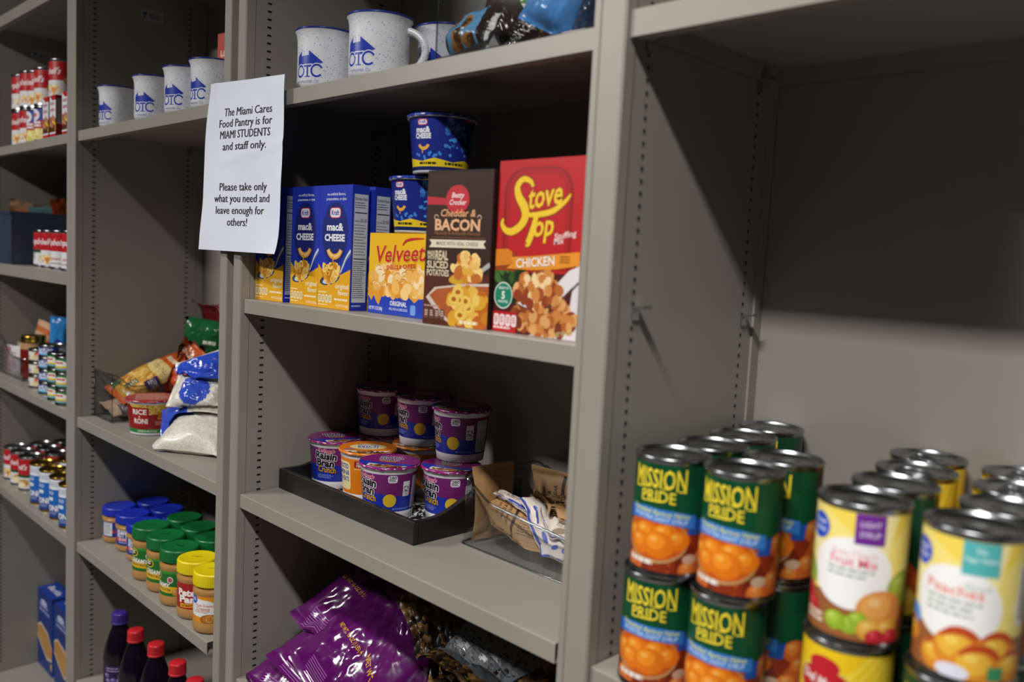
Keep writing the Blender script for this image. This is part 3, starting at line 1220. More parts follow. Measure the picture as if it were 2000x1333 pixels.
# ------------------------------------------------------------------ tapered cups with foil lids
def cup(name, rb, rtp, h, sleeve0, sleeve1, art, lid_art, lidkey, label=None, group=None, lip='#d6d5da'):
    t = thing(name, label, 'cup', group)
    rad = lambda z: rb + (rtp - rb) * z / h
    m = MB()
    m.disc(rb * .9, .002, 40, lip, False)
    m.lathe([(rb * .9, .002), (rb * .94, 0), (rb, .001), (rad(sleeve0 - .0015) + .0006, sleeve0 - .0015), (rad(sleeve0), sleeve0), (rad(sleeve1), sleeve1), (rad(sleeve1) + .0008, sleeve1 + .0015), (rad(h - .005), h - .005), (rtp + .0026, h - .0046), (rtp + .003, h - .002), (rtp + .0026, h - .0008)], 56, lip)
    m.build('tub', t)
    m = MB()
    k = sleeve1 - sleeve0
    W = art.w
    m.lathe([(rad(sleeve0) + .0002, sleeve0), (rad(sleeve1) + .0002, sleeve1)], 64, art.bgkey)
    rm = rad((sleeve0 + sleeve1) / 2)

    def fn(u, v, o):
        z = sleeve0 + v
        rr = rad(z) + .0002 + o
        th = (u - W / 2) / rm
        return (rr * math.sin(th), -rr * math.cos(th), z)
    art.flush(m, fn, du=W / 64)
    m.build('printed_sleeve', t)
    m = MB()
    rl = rtp + .0035

    def wob(r, z, a):
        e = max(0, (r - rtp) / .0035)
        return r + e * .0005 * math.sin(a * 23), z - e * (.0011 + .0007 * math.sin(a * 17) + .0006 * math.sin(a * 9 + 1))
    m.lathe([(rl - .0006, h - .0030), (rl, h - .0022), (rtp + .0028, h + .0004), (rtp * .96, h + .0006), (.001, h + .0006)], 64, lidkey, wob=wob)
    if lid_art:
        lid_art.flush(m, lambda u, v, o: (u - rl, v - rl, h + .0007 + o))
    m.build('foil_lid', t)
    return t


def cup_art(rb, rtp, h, s0, s1, bg):
    rm = rb + (rtp - rb) * ((s0 + s1) / 2) / h
    a = Art(2 * math.pi * rm, s1 - s0, bg, 0.35)
    a.bgkey = bg + ':0.35'
    return a


CUP = (.0380, .0455, .0850)


def raisin_art():
    s0, s1 = .0140, .0735
    a = cup_art(*CUP, s0, s1, '#6c1f66')
    W, H, c = a.w, a.h, a.w / 2
    a.poly([(0, 0), (W, 0), (W, H * .44), (W * .8, H * .40), (c + .03, H * .42), (c - .02, H * .52), (W * .2, H * .47), (0, H * .44)], '#1c2f9c')
    x = c - .026
    a.text("Kellogg's", x + .001, H * .875, .0058, '#c43a4c', w=.030, bold=.03, shear=.25, rot=-3, out='#d9c6da', ow=.05)
    for s, y, wd, dx in (('Raisin', .665, .037, 0), ('Bran', .455, .031, -.001)):
        a.text(s, x + dx, H * y, .0120, '#e4e2ea', w=wd, bold=.17, rot=-5, shear=.02)
        a.text(s, x + dx, H * y, .0120, '#101014', w=wd, bold=.08, rot=-5, shear=.02)
    a.text('Crunch', x + .002, H * .275, .0105, '#181018', w=.032, bold=.12, rot=-4)
    a.text('Crunch', x + .002, H * .275, .0105, '#e0a828', w=.032, bold=.03, rot=-4)
    a.lines(x - .016, H * .08, .032, H * .13, 4, '#8fa4dc', .35, 4, 5)
    a.rrect(c + .012, H * .78, c + .026, H * .97, .003, '#e2e2e8')
    a.text('280', c + .019, H * .875, .0044, '#16161c', w=.011, bold=.05)
    a.lines(c + .0135, H * .80, .011, H * .06, 2, '#16161c', .6, 3, 3)
    a.ell(c + .015, H * .30, .0105, .0105, '#d9b32c', 26)
    a.lines(c + .020, H * .035, .030, .0035, 1, '#5f78cc', .8, 2, 8)
    a.rrect(c + .036, H * .40, c + .048, H * .80, .001, '#e2e2e8')
    for k in range(3):
        a.arc(c + .042, H * .61, .0035, .0016, 90 + 120 * k, 180 + 120 * k, '#16161c', 5)
    a.text('PLASTIC', c + .042, H * .50, .0024, '#16161c', w=.010, bold=.05)
    a.text('CUP', c + .042, H * .43, .0024, '#16161c', w=.007, bold=.05)
    a.nutrition(c + .054, H * .05, .026, H * .86)
    a.text("Kellogg's", c + .066, H * .935, .003, '#c43a4c', w=.018, bold=.02, shear=.2)
    return a, s0, s1


def raisin_lid():
    r = CUP[1] + .0035
    a = Art(2 * r, 2 * r, None, 0.28, circle=(r, r, r * .965))
    a.rect(0, 0, 2 * r, 2 * r, '#7c1f6a')
    a.poly([(0, 0), (2 * r, 0), (2 * r, r * .72), (r, r * .62), (0, r * .78)], '#2337a4')
    a.poly([(r * .5, 0), (2 * r, 0), (2 * r, r * .46), (r * 1.2, r * .36), (r * .5, r * .46)], '#d8d4d2')
    a.blobs(r * 1.15, r * .24, r * .55, r * .16, 50, ['#9a5a30', '#7c4020', '#b0703c', '#5c2f1c'], .0045, 8, .5)
    x = r * .98
    a.text("Kellogg's", x, r * 1.55, .0050, '#c43a4c', w=.026, bold=.03, shear=.2, out='#d9c6da', ow=.05)
    for s, y, wd in (('Raisin', 1.27, .036), ('Bran', 1.00, .030)):
        a.text(s, x, r * y, .0105, '#e4e2ea', w=wd, bold=.15)
        a.text(s, x, r * y, .0105, '#101014', w=wd, bold=.045)
    a.text('Crunch', x, r * .80, .0075, '#e0a828', w=.026, bold=.04, out='#181018')
    return a


def wheat_art():
    s0, s1 = .0140, .0735
    a = cup_art(*CUP, s0, s1, '#d9791a')
    W, H, c = a.w, a.h, a.w / 2
    a.rrect(c - .062, H * .1, c - .028, H * .9, .006, '#e6d6a0')
    for s, y in (('FROSTED', .70), ('MINI', .52), ('WHEATS', .34)):
        a.text(s, c - .045, H * y, .0075, '#2446a4', w=.027, bold=.06)
    a.rrect(c - .020, H * .76, c + .006, H * .95, .0015, '#8c2420')
    a.text('HIGH', c - .010, H * .865, .0038, '#eadcd4', w=.011, bold=.04)
    a.text('FIBER', c - .010, H * .785, .0038, '#eadcd4', w=.012, bold=.04)
    a.ell(c + .008, H * .855, .0065, .0065, '#e0d8d4', 18)
    a.ell(c + .008, H * .855, .0035, .0045, '#c89a5c', 12)
    a.lines(c - .020, H * .70, .032, .002, 1, '#efc890', .8, 3, 7)
    a.rrect(c + .018, H * .10, c + .032, H * .30, .0025, '#e8e4e0')
    a.text('250', c + .025, H * .20, .0044, '#16161c', w=.011, bold=.05)
    a.lines(c + .0195, H * .12, .011, H * .06, 2, '#16161c', .6, 3, 3)
    a.nutrition(c + .054, H * .05, .026, H * .86)
    return a, s0, s1


def wheat_lid():
    r = CUP[1] + .0035
    a = Art(2 * r, 2 * r, None, 0.28, circle=(r, r, r * .965))
    a.rect(0, 0, 2 * r, 2 * r, '#d9791a')
    a.ell(r, r * 1.05, r * .62, r * .42, '#e2cf94', 26)
    for s, y in (('FROSTED', 1.22), ('MINI', 1.00), ('WHEATS', .80)):
        a.text(s, r, r * y, .0070, '#d8dcea', w=.034, bold=.14)
        a.text(s, r, r * y, .0070, '#2446a4', w=.034, bold=.05)
    a.poly([(0, 0), (2 * r, 0), (2 * r, r * .5), (r, r * .36), (0, r * .5)], '#dcd8d6')
    a.blobs(r, r * .22, r * .7, r * .14, 40, ['#6c4428', '#8c5c34', '#4c2c1c', '#a87848'], .0045, 3, .6)
    a.rect(r * .25, r * .62, r * .55, r * .72, '#3a5ac0')
    return a


MCUP = (.0370, .0450, .0780)


def mac_cup_art():
    s0, s1 = .0040, .0740
    a = cup_art(*MCUP, s0, s1, '#1a2880')
    W, H, c = a.w, a.h, a.w / 2
    a.poly([(c - .06, 0), (c + .055, 0), (c + .055, H * .16), (c + .035, H * .22), (c + .015, H * .16), (c - .01, H * .23), (c - .03, H * .17), (c - .06, H * .24)], '#dcc028')
    a.rect(0, 0, W, H * .07, '#151f5c')
    a.lines(c - .035, H * .095, .028, .004, 1, '#332c10', .8, 2, 5)
    a.lines(c + .004, H * .095, .036, .004, 1, '#332c10', .8, 7, 6)
    rg = random.Random(12)
    for k in range(46):
        x, y = c + rg.uniform(.004, .052), H * rg.uniform(.28, .95)
        z = rg.uniform(.0014, .0036)
        a.ell(x, y, z, z * .9, ['#3f7fd0', '#4a90dc', '#2f64b8'][k % 3], 8)
    for k in range(14):
        x, y = c + rg.uniform(-.04, .0), H * rg.uniform(.20, .34)
        a.ell(x, y, .002, .002, '#3f7fd0', 8)
    x = c - .028
    a.rrect(x - .0075, H * .83, x + .0075, H * .945, .003, '#c03038')
    a.rrect(x - .0065, H * .845, x + .0065, H * .93, .0025, '#e0dfe6')
    a.text('Kraft', x, H * .866, .0040, '#24389c', w=.010, bold=.05)
    a.text('mac&', x, H * .70, .0072, '#e6e6ee', w=.021, bold=.07)
    a.text('CHEESE', x, H * .59, .0062, '#e6e6ee', w=.024, bold=.08)
    a.arc(x + .001, H * .50, .0075, .0042, 195, 345, '#e0a83c', 10, False, .007)
    a.ell(x - .001, H * .345, .0009, .0026, '#e0a83c', 8)
    a.rect(c + .030, H * .93, c + .046, H * 1.0, '#b04a20')
    a.rect(c + .0565, 0, c + .0585, H, '#c6c8d4')
    a.rect(c + .0585, 0, c + .14, H, '#141e60')
    a.rrect(c + .066, H * .30, c + .096, H * .48, .001, '#d8d8e2')
    a.lines(c + .068, H * .32, .026, H * .13, 3, '#22243a', .5, 3, 6)
    a.lines(c + .066, H * .56, .026, H * .30, 5, '#4a70b4', .4, 6, 3)
    a.lines(c + .066, H * .08, .026, H * .18, 4, '#8a98c8', .4, 9, 4)
    return a, s0, s1


def mac_cup_lid():
    r = MCUP[1] + .0035
    a = Art(2 * r, 2 * r, None, 0.28, circle=(r, r, r * .965))
    a.rect(0, 0, 2 * r, 2 * r, '#1f3794')
    for k in range(7):
        an = k * .9
        a.arc(r + r * .6 * math.cos(an), r + r * .6 * math.sin(an), .008, .006, 0, 150, '#dcaa2c', 8)
    a.text('mac&', r, r * 1.05, .010, '#e6e6ee', w=.03, bold=.07)
    a.text('CHEESE', r, r * .80, .009, '#e6e6ee', w=.034, bold=.08)
    return a


def rice_cup_art(P):
    s0, s1 = .0060, .0690
    a = cup_art(*P, s0, s1, '#8a1c1c')
    W, H, c = a.w, a.h, a.w / 2
    a.poly([(c - .03, H * .72), (c, H * .66), (c + .03, H * .68), (c + .05, H * .80), (c + .05, H), (c - .05, H)], '#c9a040')
    a.blobs(c + .008, H * .85, .038, .011, 60, ['#d8b458', '#b88a30', '#e0c478', '#a87828'], .0035, 4, .5)
    a.rrect(c - .042, H * .26, c - .005, H * .90, .003, '#a01f20')
    a.text('RICE', c - .025, H * .66, .0105, '#ece6e2', w=.030, bold=.06)
    a.text('a', c - .025, H * .55, .0050, '#ece6e2', bold=.05)
    a.text('RONI', c - .023, H * .34, .0105, '#ece6e2', w=.030, bold=.06)
    a.rect(0, 0, W, H * .14, '#1f7a38')
    a.text('CHEDDAR BROCCOLI', c - .010, H * .04, .0040, '#d8e4d4', w=.044, bold=.04)
    a.text('SINGLE', c + .022, H * .58, .0040, '#d8a030', w=.018, bold=.04)
    a.text('MEAL', c + .022, H * .48, .0048, '#d8a030', w=.018, bold=.05)
    a.lines(c + .008, H * .27, .028, H * .15, 4, '#d8b0a8', .35, 5, 5)
    a.rect(c + .046, 0, c + .085, H, '#d4cfcc')
    a.lines(c + .049, H * .08, .032, H * .85, 16, '#333338', .35, 6, 4)
    return a, s0, s1


# ------------------------------------------------------------------ jars, bottles, mugs
def pb_jar(lid, art, label=None, group=None, r=.0380, h=.1140, z0=.022, z1=.072):
    t = thing('peanut_butter_jar', label, 'jar', group)
    m = MB()
    zt = h - min(.026, h * .24)
    m.disc(r * .8, .002, 40, 'peanut_butter', False)
    m.lathe([(r * .8, .002), (r * .86, 0), (r * .96, .003), (r, .010), (r * .99, z0 - .003), (r * .965, z0), (r * .965, z1), (r * .99, z1 + .003), (r, z1 + .008), (r * .97, zt - .006), (r * .88, zt), (r * .86, zt + .004), (r * .86, h - .003)], 48, 'peanut_butter')
    m.build('filled_jar', t)
    m = MB()
    rl = r * .968
    m.lathe([(rl, z0), (rl, z1)], 56, art.bgkey)
    art.flush(m, lambda u, v, o: ((rl + o) * math.sin((u - art.w / 2) / rl), -(rl + o) * math.cos((u - art.w / 2) / rl), z0 + v), du=2 * math.pi * rl / 56)
    m.build('label_band', t)
    m = MB()
    rc = r * .985
    rib = lambda rr, z, a: (rr * (1 + .012 * (math.sin(a * 60) if .0 < rr else 0)), z)
    m.lathe([(rc * .9, zt + .001), (rc, zt + .001), (rc * 1.012, zt + .003), (rc * 1.0, h - .003)], 240, lid, wob=rib)
    m.lathe([(rc * 1.0, h - .003), (rc * .97, h - .0008), (rc * .94, h), (rc * .90, h - .0006), (rc * .3, h - .0006), (.001, h - .0006)], 60, lid)
    a2 = Art(.05, .05, None, .5)
    a2.lines(.013, .024, .024, .004, 1, '#101010' if lid != '#e2cc10:0.4' else '#8a7c10', .7, 5, 7)
    a2.flush(m, lambda u, v, o: (u - .025, v - .025, h - .0006 + o))
    m.build('screw_lid', t)
    return t


def pb_art(kind, r=.0380, hh=.050):
    bg = {'blue': '#1b2f86', 'green': '#1f6a28', 'red': '#9c1c24', 'honey': '#d98a18'}[kind]
    a = Art(2 * math.pi * r * .968, hh, bg, 0.35)
    a.bgkey = bg + ':0.35'
    W, H, c = a.w, a.h, a.w / 2
    if kind == 'blue':
        a.rect(0, H * .28, W, H * .46, '#b4262e')
        a.text('PEANUT', c, H * .76, .0095, '#e2e4ec', w=.040, bold=.05)
        a.text('BUTTER', c, H * .54, .0095, '#e2e4ec', w=.040, bold=.05)
        a.text('CRUNCHY', c, H * .315, .0065, '#ecd8d8', w=.036, bold=.05)
        a.lines(c - .016, H * .10, .034, .005, 1, '#9aa4d0', .6, 3, 6)
        for dx in (-.058, .058):
            a.rect(c + dx - .014, H * .08, c + dx + .014, H * .95, '#d4d6de')
            a.lines(c + dx - .012, H * .12, .024, H * .78, 14, '#26262e', .4, 6, 4)
    elif kind == 'green':
        a.rect(0, H * .9, W, H, '#3a8a34')
        a.ell(c - .026, H * .78, .012, .009, '#d8b83c', 20)
        a.ell(c - .026, H * .78, .010, .007, '#1c2a18', 20)
        a.lines(c - .033, H * .70, .014, .0085, 2, '#ece8d8', .6, 4, 2)
        a.ell(c + .010, H * .66, .0065, .0065, '#d8d2d0', 18)
        a.ell(c + .010, H * .66, .0048, .0048, '#b04a50', 16)
        a.poly([(c - .050, H * .50), (c + .03, H * .36), (c + .03, H * .12), (c - .050, H * .16)], '#dcae24')
        a.text('CREAMY', c - .014, H * .36, .0085, '#eceae4', w=.044, bold=.06, shear=.12, rot=-3, out='#2c5a20')
        a.text('PEANUT BUTTER', c - .010, H * .22, .0045, '#3a2c10', w=.044, bold=.04, rot=-3)
        fruit(a, c + .022, H * .16, .008, ['#b9863a', '#c99a50', '#d8b47a'])
        fruit(a, c + .030, H * .24, .008, ['#b9863a', '#c99a50', '#d8b47a'])
        a.rect(c + .060, 0, c + .086, H, '#d8d8d4')
        a.lines(c + .063, H * .1, .020, H * .8, 14, '#26262e', .4, 6, 4)
        a.rect(c + .046, 0, c + .058, H, '#245f24')
    elif kind == 'red':
        a.text('Peter', c - .004, H * .52, .0125, '#ece6e4', w=.046, bold=.09)
        a.text('Pan', c - .006, H * .26, .0125, '#ece6e4', w=.034, bold=.09)
        a.poly([(c - .022, H * .20), (c + .016, H * .24), (c + .016, H * .08), (c - .022, H * .05)], '#dca428')
        a.text('creamy', c - .003, H * .10, .0062, '#8c2018', w=.030, bold=.05, shear=.1, rot=3)
        for k in range(8):
            a.ell(c - .04 + k * .012, H * (.82 + .1 * math.sin(k * 2.2)), .0007, .0007, '#e0a040', 6)
    else:
        a.poly([(c - .05, H * .95), (c + .0, H * .86), (c + .030, H * .60), (c + .018, H * .30), (c - .02, H * .22), (c - .05, H * .25)], '#e2dfe2')
        a.ell(c - .034, H * .86, .010, .009, '#2a4fb0', 20)
        a.text('Great', c - .034, H * .87, .0034, '#e4e8f4', w=.012, bold=.03)
        a.text('Value', c - .034, H * .80, .0034, '#e4e8f4', w=.012, bold=.03)
        a.text('Honey Roasted', c - .010, H * .62, .0052, '#c0602c', w=.038, bold=.03, shear=.1)
        a.text('Creamy', c - .012, H * .48, .0064, '#c0602c', w=.028, bold=.03, shear=.1)
        a.lines(c - .030, H * .36, .036, .005, 2, '#c08868', .5, 5, 6)
        a.ell(c + .002, H * .14, .019, .010, '#9a5c1c', 20)
        a.ell(c + .002, H * .16, .014, .007, '#b8742c', 18)
        a.arc(c + .002, H * .17, .006, .002, 0, 300, '#d09a50', 10)
        fruit(a, c + .034, H * .84, .011, ['#8a5018', '#a46a28', '#c08c48'])
    return a


def bottle(capkey, label=None, group=None, r=.0345, h=.2150):
    t = thing('juice_bottle', label, 'bottle', group)
    m = MB()
    m.disc(r * .8, .002, 40, 'grape_juice', False)
    m.lathe([(r * .8, .002), (r * .9, 0), (r, .006), (r, .016), (r * .97, .02), (r * .97, .10), (r, .104), (r * .99, .116), (r * .90, .136), (r * .72, .158), (r * .54, .176), (r * .42, .188), (r * .41, h - .020)], 48, 'grape_juice')
    m.build('filled_bottle', t)
    m = MB()
    rc = r * .49
    m.lathe([(rc * .9, h - .0255), (rc * 1.04, h - .0255), (rc * 1.04, h - .0215), (rc * .99, h - .021)], 60, capkey)
    m.lathe([(rc * .99, h - .021), (rc, h - .003)], 180, capkey, wob=lambda rr, z, a: (rr * (1 + .015 * math.sin(a * 45)), z))
    m.lathe([(rc, h - .003), (rc * .94, h - .0005), (rc * .9, h), (.0005, h)], 48, capkey)
    m.build('screw_cap', t)
    m = MB()
    rl = r * .975
    a = Art(2 * math.pi * rl, .088, '#14101e', .3)
    W, H, c = a.w, a.h, a.w / 2
    a.poly([(c - .03, 0), (c + .03, 0), (c + .04, H * .5), (c + .02, H), (c - .02, H), (c - .04, H * .5)], '#2a1a48')
    a.lines(c - .018, H * .72, .036, .012, 2, '#8c7ca8', .6, 3, 3)
    for k, (x, y) in enumerate(((-.012, .5), (0, .52), (.012, .5), (-.006, .36), (.007, .37), (0, .22), (-.016, .64), (.016, .62))):
        fruit(a, c + x, H * y, .0075, ['#5a4a86', '#7a72a8', '#b4b8d8'])
    m.lathe([(rl, .021), (rl, .109)], 56, '#14101e:0.3')
    a.flush(m, lambda u, v, o: ((rl + o) * math.sin((u - W / 2) / rl), -(rl + o) * math.cos((u - W / 2) / rl), .021 + v), du=W / 56)
    m.build('label_band', t)
    return t


def make_mug():
    t = thing('enamel_mug', None, 'mug')
    r, h = .0425, .0880
    E_ = 'speckled_enamel'
    m = MB()
    pr = [(r * .78, .0025), (r * .86, 0), (r * .95, .002), (r, .008), (r, h * .72), (r * 1.012, h * .84), (r * 1.05, h * .94), (r * 1.10, h - .0024)]
    m.disc(r * .78, .0025, 48, E_, False)
    m.lathe(pr, 72, E_)
    m.lathe([(r * 1.08, h - .0020), (r * 1.0, h * .94), (r * .95, h * .82), (r * .95, .006), (.001, .005)], 72, E_)
    # screened emblem: arrow, three letters and a small line below
    W = 2 * math.pi * r
    a = Art(W, h * .72, None, .3)
    c = W / 2 - r * R(25)
    b = '#2438a0'
    wh = '#d9dae2'
    a.poly([(c - .022, .046), (c + .003, .0475), (c + .003, .0545), (c + .026, .037), (c + .020, .0335), (c - .022, .0335)], b)
    a.poly([(c - .022, .046), (c - .012, .0545), (c - .012, .046)], b)
    a.rect(c - .0035, .047, c - .0018, .056, wh)
    for x, s in ((-.014, 'O'), (.001, 'T'), (.0165, 'C')):
        if s == 'T':
            a.rect(c + x - .0085, .0285, c + x + .0085, .0345, wh)
            a.rect(c + x - .0035, .014, c + x + .0035, .0345, wh)
            a.rect(c + x - .0075, .0298, c + x + .0075, .0332, b)
            a.rect(c + x - .0018, .0150, c + x + .0018, .0332, b)
            a.rect(c + x - .0045, .0150, c + x + .0045, .0168, b)
        elif s == 'O':
            a.arc(c + x, .0245, .0080, .0055, 0, 360, wh, 24)
            a.arc(c + x, .0245, .0080, .0032, 0, 360, b, 24)
        else:
            a.arc(c + x, .0245, .0085, .0055, 20, 325, wh, 20)
            a.arc(c + x, .0245, .0085, .0032, 25, 320, b, 20)
    a.text('TRANSFER CO', c + .002, .0072, .0032, b, w=.036, bold=.0)
    a.flush(m, lambda u, v, o: ((r + o) * math.sin((u - W / 2) / r), -(r + o) * math.cos((u - W / 2) / r), v), du=W / 72)
    m.build('mug_body', t)
    m = MB()
    m.lathe([(r * 1.098, h - .0026), (r * 1.112, h - .0012), (r * 1.105, h + .0004), (r * 1.085, h), (r * 1.075, h - .0022)], 72, '#24307c:0.25')
    m.build('blue_rim', t)
    m = MB()
    pts = []
    for k in range(15):
        th = R(95 - 190 * k / 14)
        pts.append((r * .97 + .026 * math.cos(th) ** 1 if math.cos(th) > 0 else r * .97, 0, h * .50 + .027 * math.sin(th)))
    pts[0] = (r * .96, 0, h * .50 + .0275)
    pts[-1] = (r * .96, 0, h * .50 - .0275)
    m.tube(pts, [.0062] * 2 + [.0056] * 11 + [.0062] * 2, 12, E_, flat=1.25)
    hd = m.build('handle', t)
    return t


# ------------------------------------------------------------------ film bags
class Bag:
    def __init__(s, w, h, t, seed, crimp=.05, wr=.004, bend=0.0, ridge=.0006, fold=0.0, droop=0.0, nu=28, nv=36):
        s.w, s.h, s.t, s.seed, s.crimp, s.wr, s.bend, s.ridge, s.fold, s.droop, s.nu, s.nv = w, h, t, seed, crimp, wr, bend, ridge, fold, droop, nu, nv

    def pt(s, u, v, side, off=0.0):
        u = min(max(u, 0), 1)
        v = min(max(v, 0), 1)
        c = s.crimp
        vv = min(max((v - c) / (1 - 2 * c), 0), 1)
        full = max(math.sin(math.pi * vv), 0) ** .5
        uu = 2 * u - 1
        prof = max(1 - uu ** 4, 0) ** .7
        th = s.t / 2 * full * prof
        sd = s.seed * 7.13
        n1 = noise.noise(Vector((u * 3.2, v * 3.2, sd + side * 3)))
        n2 = abs(noise.noise(Vector((u * 6.5 + sd, v * 6.5, side * 2.0))))
        n3 = abs(noise.noise(Vector((u * 15 + sd, v * 10, side * 5.0 + 3)))) + .5 * abs(noise.noise(Vector((u * 9 - v * 21, sd, side * 4.0))))
        edge = min(1, 5 * min(u, 1 - u))
        y = -side * (th + (s.wr * n1 + s.wr * .7 * (.35 - n2) + s.wr * .45 * (.3 - n3)) * min(1, full * 1.4 + .12) * edge)
        if v < c or v > 1 - c:
            y += s.ridge * math.sin((v if v < c else 1 - v) / c * 40)
            y += .005 * noise.noise(Vector((u * 4, sd + v, 1.0)))
        x = uu * s.w / 2 * (1 - .09 * full + .02 * noise.noise(Vector((v * 5, sd, 2.0 * (u > .5)))))
        z = (v - .5) * s.h
        q = (v - .5)
        y += s.bend * (q * q * 4) + s.fold * max(0, v - .72) ** 2 * 14 + s.droop * uu * uu
        y -= side * off
        return (x, y, z)

    def mesh(s, front, back=None, art=None, art2=None):
        m = MB()
        m.grid(lambda u, v: s.pt(u, v, 1), s.nu, s.nv, front)
        m.grid(lambda u, v: s.pt(u, v, -1), s.nu, s.nv, back or front, flip=True)
        d = (s.w / s.nu, s.h / s.nv)
        if art:
            art.flush(m, lambda u, v, o: s.pt(u / s.w, v / s.h, 1, o + .0002), du=d)
        if art2:
            art2.flush(m, lambda u, v, o: s.pt(1 - u / s.w, v / s.h, -1, o + .0002), du=d)
        return m


class Heap:
    """soft things laid one after another: each sags onto what already lies there and stays inside the box"""

    def __init__(s, zmin, x0, x1, y0, y1):
        s.zmin, s.x0, s.x1, s.y0, s.y1, s.trees = zmin, x0, x1, y0, y1, []

    def block(s, o):
        M = o.matrix_basis
        s.trees.append(BVHTree.FromPolygons([M @ v.co for v in o.data.vertices], [tuple(p.vertices) for p in o.data.polygons]))

    def clamp(s, o):
        """for upright things: set down on the floor of the box and kept inside it"""
        M = Matrix.LocRotScale(o.location, o.rotation_euler, None)
        dz = s.zmin + .0006 - min((M @ v.co).z for v in o.data.vertices)
        o.location.z += dz
        M = Matrix.LocRotScale(o.location, o.rotation_euler, None)
        Mi = M.inverted()
        for v in o.data.vertices:
            p = M @ v.co
            p.x = min(max(p.x, s.x0), s.x1)
            p.y = min(max(p.y, s.y0), s.y1)
            v.co = Mi @ p
        o.data.update()

    def lay(s, o, nfront, nback):
        M = Matrix.LocRotScale(o.location, o.rotation_euler, None)
        Mi = M.inverted()
        me = o.data
        W_ = []
        for i, v in enumerate(me.vertices):
            p = M @ v.co
            p.x = min(max(p.x, s.x0), s.x1)
            p.y = min(max(p.y, s.y0), s.y1)
            c = .0048 if i < nfront else (.0015 if i < nfront + nback else .0052)
            hz = s.zmin
            for t in s.trees:
                for ox, oy in ((0, 0), (.007, 0), (-.007, 0), (0, .007), (0, -.007)):
                    h = t.ray_cast(Vector((p.x + ox, p.y + oy, s.zmin + 1.2)), Vector((0, 0, -1)))
                    if h[0] is not None:
                        hz = max(hz, h[0].z)
            p.z = max(p.z, hz + c)
            W_.append(p)
        faces = [tuple(p.vertices) for p in me.polygons]
        for k in range(26):
            tr = BVHTree.FromPolygons(W_, faces)
            if not any(tr.overlap(t) for t in s.trees):
                break
            for p in W_:
                p.z += .002
        for v, p in zip(me.vertices, W_):
            v.co = Mi @ p
        me.update()
        s.trees.append(BVHTree.FromPolygons(W_, faces))


def bag(name, label, cat, loc, rot, B, front, back=None, art=None, group=None, art2=None, heap=None, box=None):
    o = B.mesh(front, back, art, art2).build(name)
    put(o, loc, rot)
    if box:
        box.clamp(o)
    if heap:
        n = (B.nu + 1) * (B.nv + 1)
        heap.lay(o, n, n)
    return tag(o, label, cat, group)


def bin_wall(m, p0, p1, prof, th, key, n=16):
    """upright wall from p0 to p1 whose top follows prof(t); thickness th inward (to the left of p0->p1)"""
    p0, p1 = Vector(p0), Vector(p1)
    d = (p1 - p0).normalized()
    nrm = Vector((-d.y, d.x, 0)) * th
    vs, fs = [], []
    for i in range(n + 1):
        q = p0 + (p1 - p0) * (i / n)
        z = prof(i / n)
        vs += [q, q + Vector((0, 0, z)), q + nrm + Vector((0, 0, z)), q + nrm]
    for i in range(n):
        a = i * 4
        for k in range(4):
            k2 = (k + 1) % 4
            fs.append((a + k, a + k2, a + 4 + k2, a + 4 + k))
    fs.append((0, 3, 2, 1))
    e = n * 4
    fs.append((e, e + 1, e + 2, e + 3))
    m.add(vs, fs, key)
    if key == 'clear_plastic':
        m.tube([p0 + (p1 - p0) * (i / n) + nrm * .5 + Vector((0, 0, prof(i / n) + .0006)) for i in range(n + 1)], .0021, 6, 'clear_edge')
        m.tube([p0 + nrm * .5 + Vector((0, 0, .001)), p1 + nrm * .5 + Vector((0, 0, .001))], .0014, 6, 'clear_edge')
        m.tube([p0 + nrm * .5 + Vector((0, 0, .001)), p0 + nrm * .5 + Vector((0, 0, prof(0)))], .0014, 6, 'clear_edge')


def sst(t):
    t = min(max(t, 0), 1)
    return t * t * (3 - 2 * t)
# ================================================================== cereal bay: boxed dinners on the middle shelf
E_ = 0.0004
zC2 = C[2] + E_


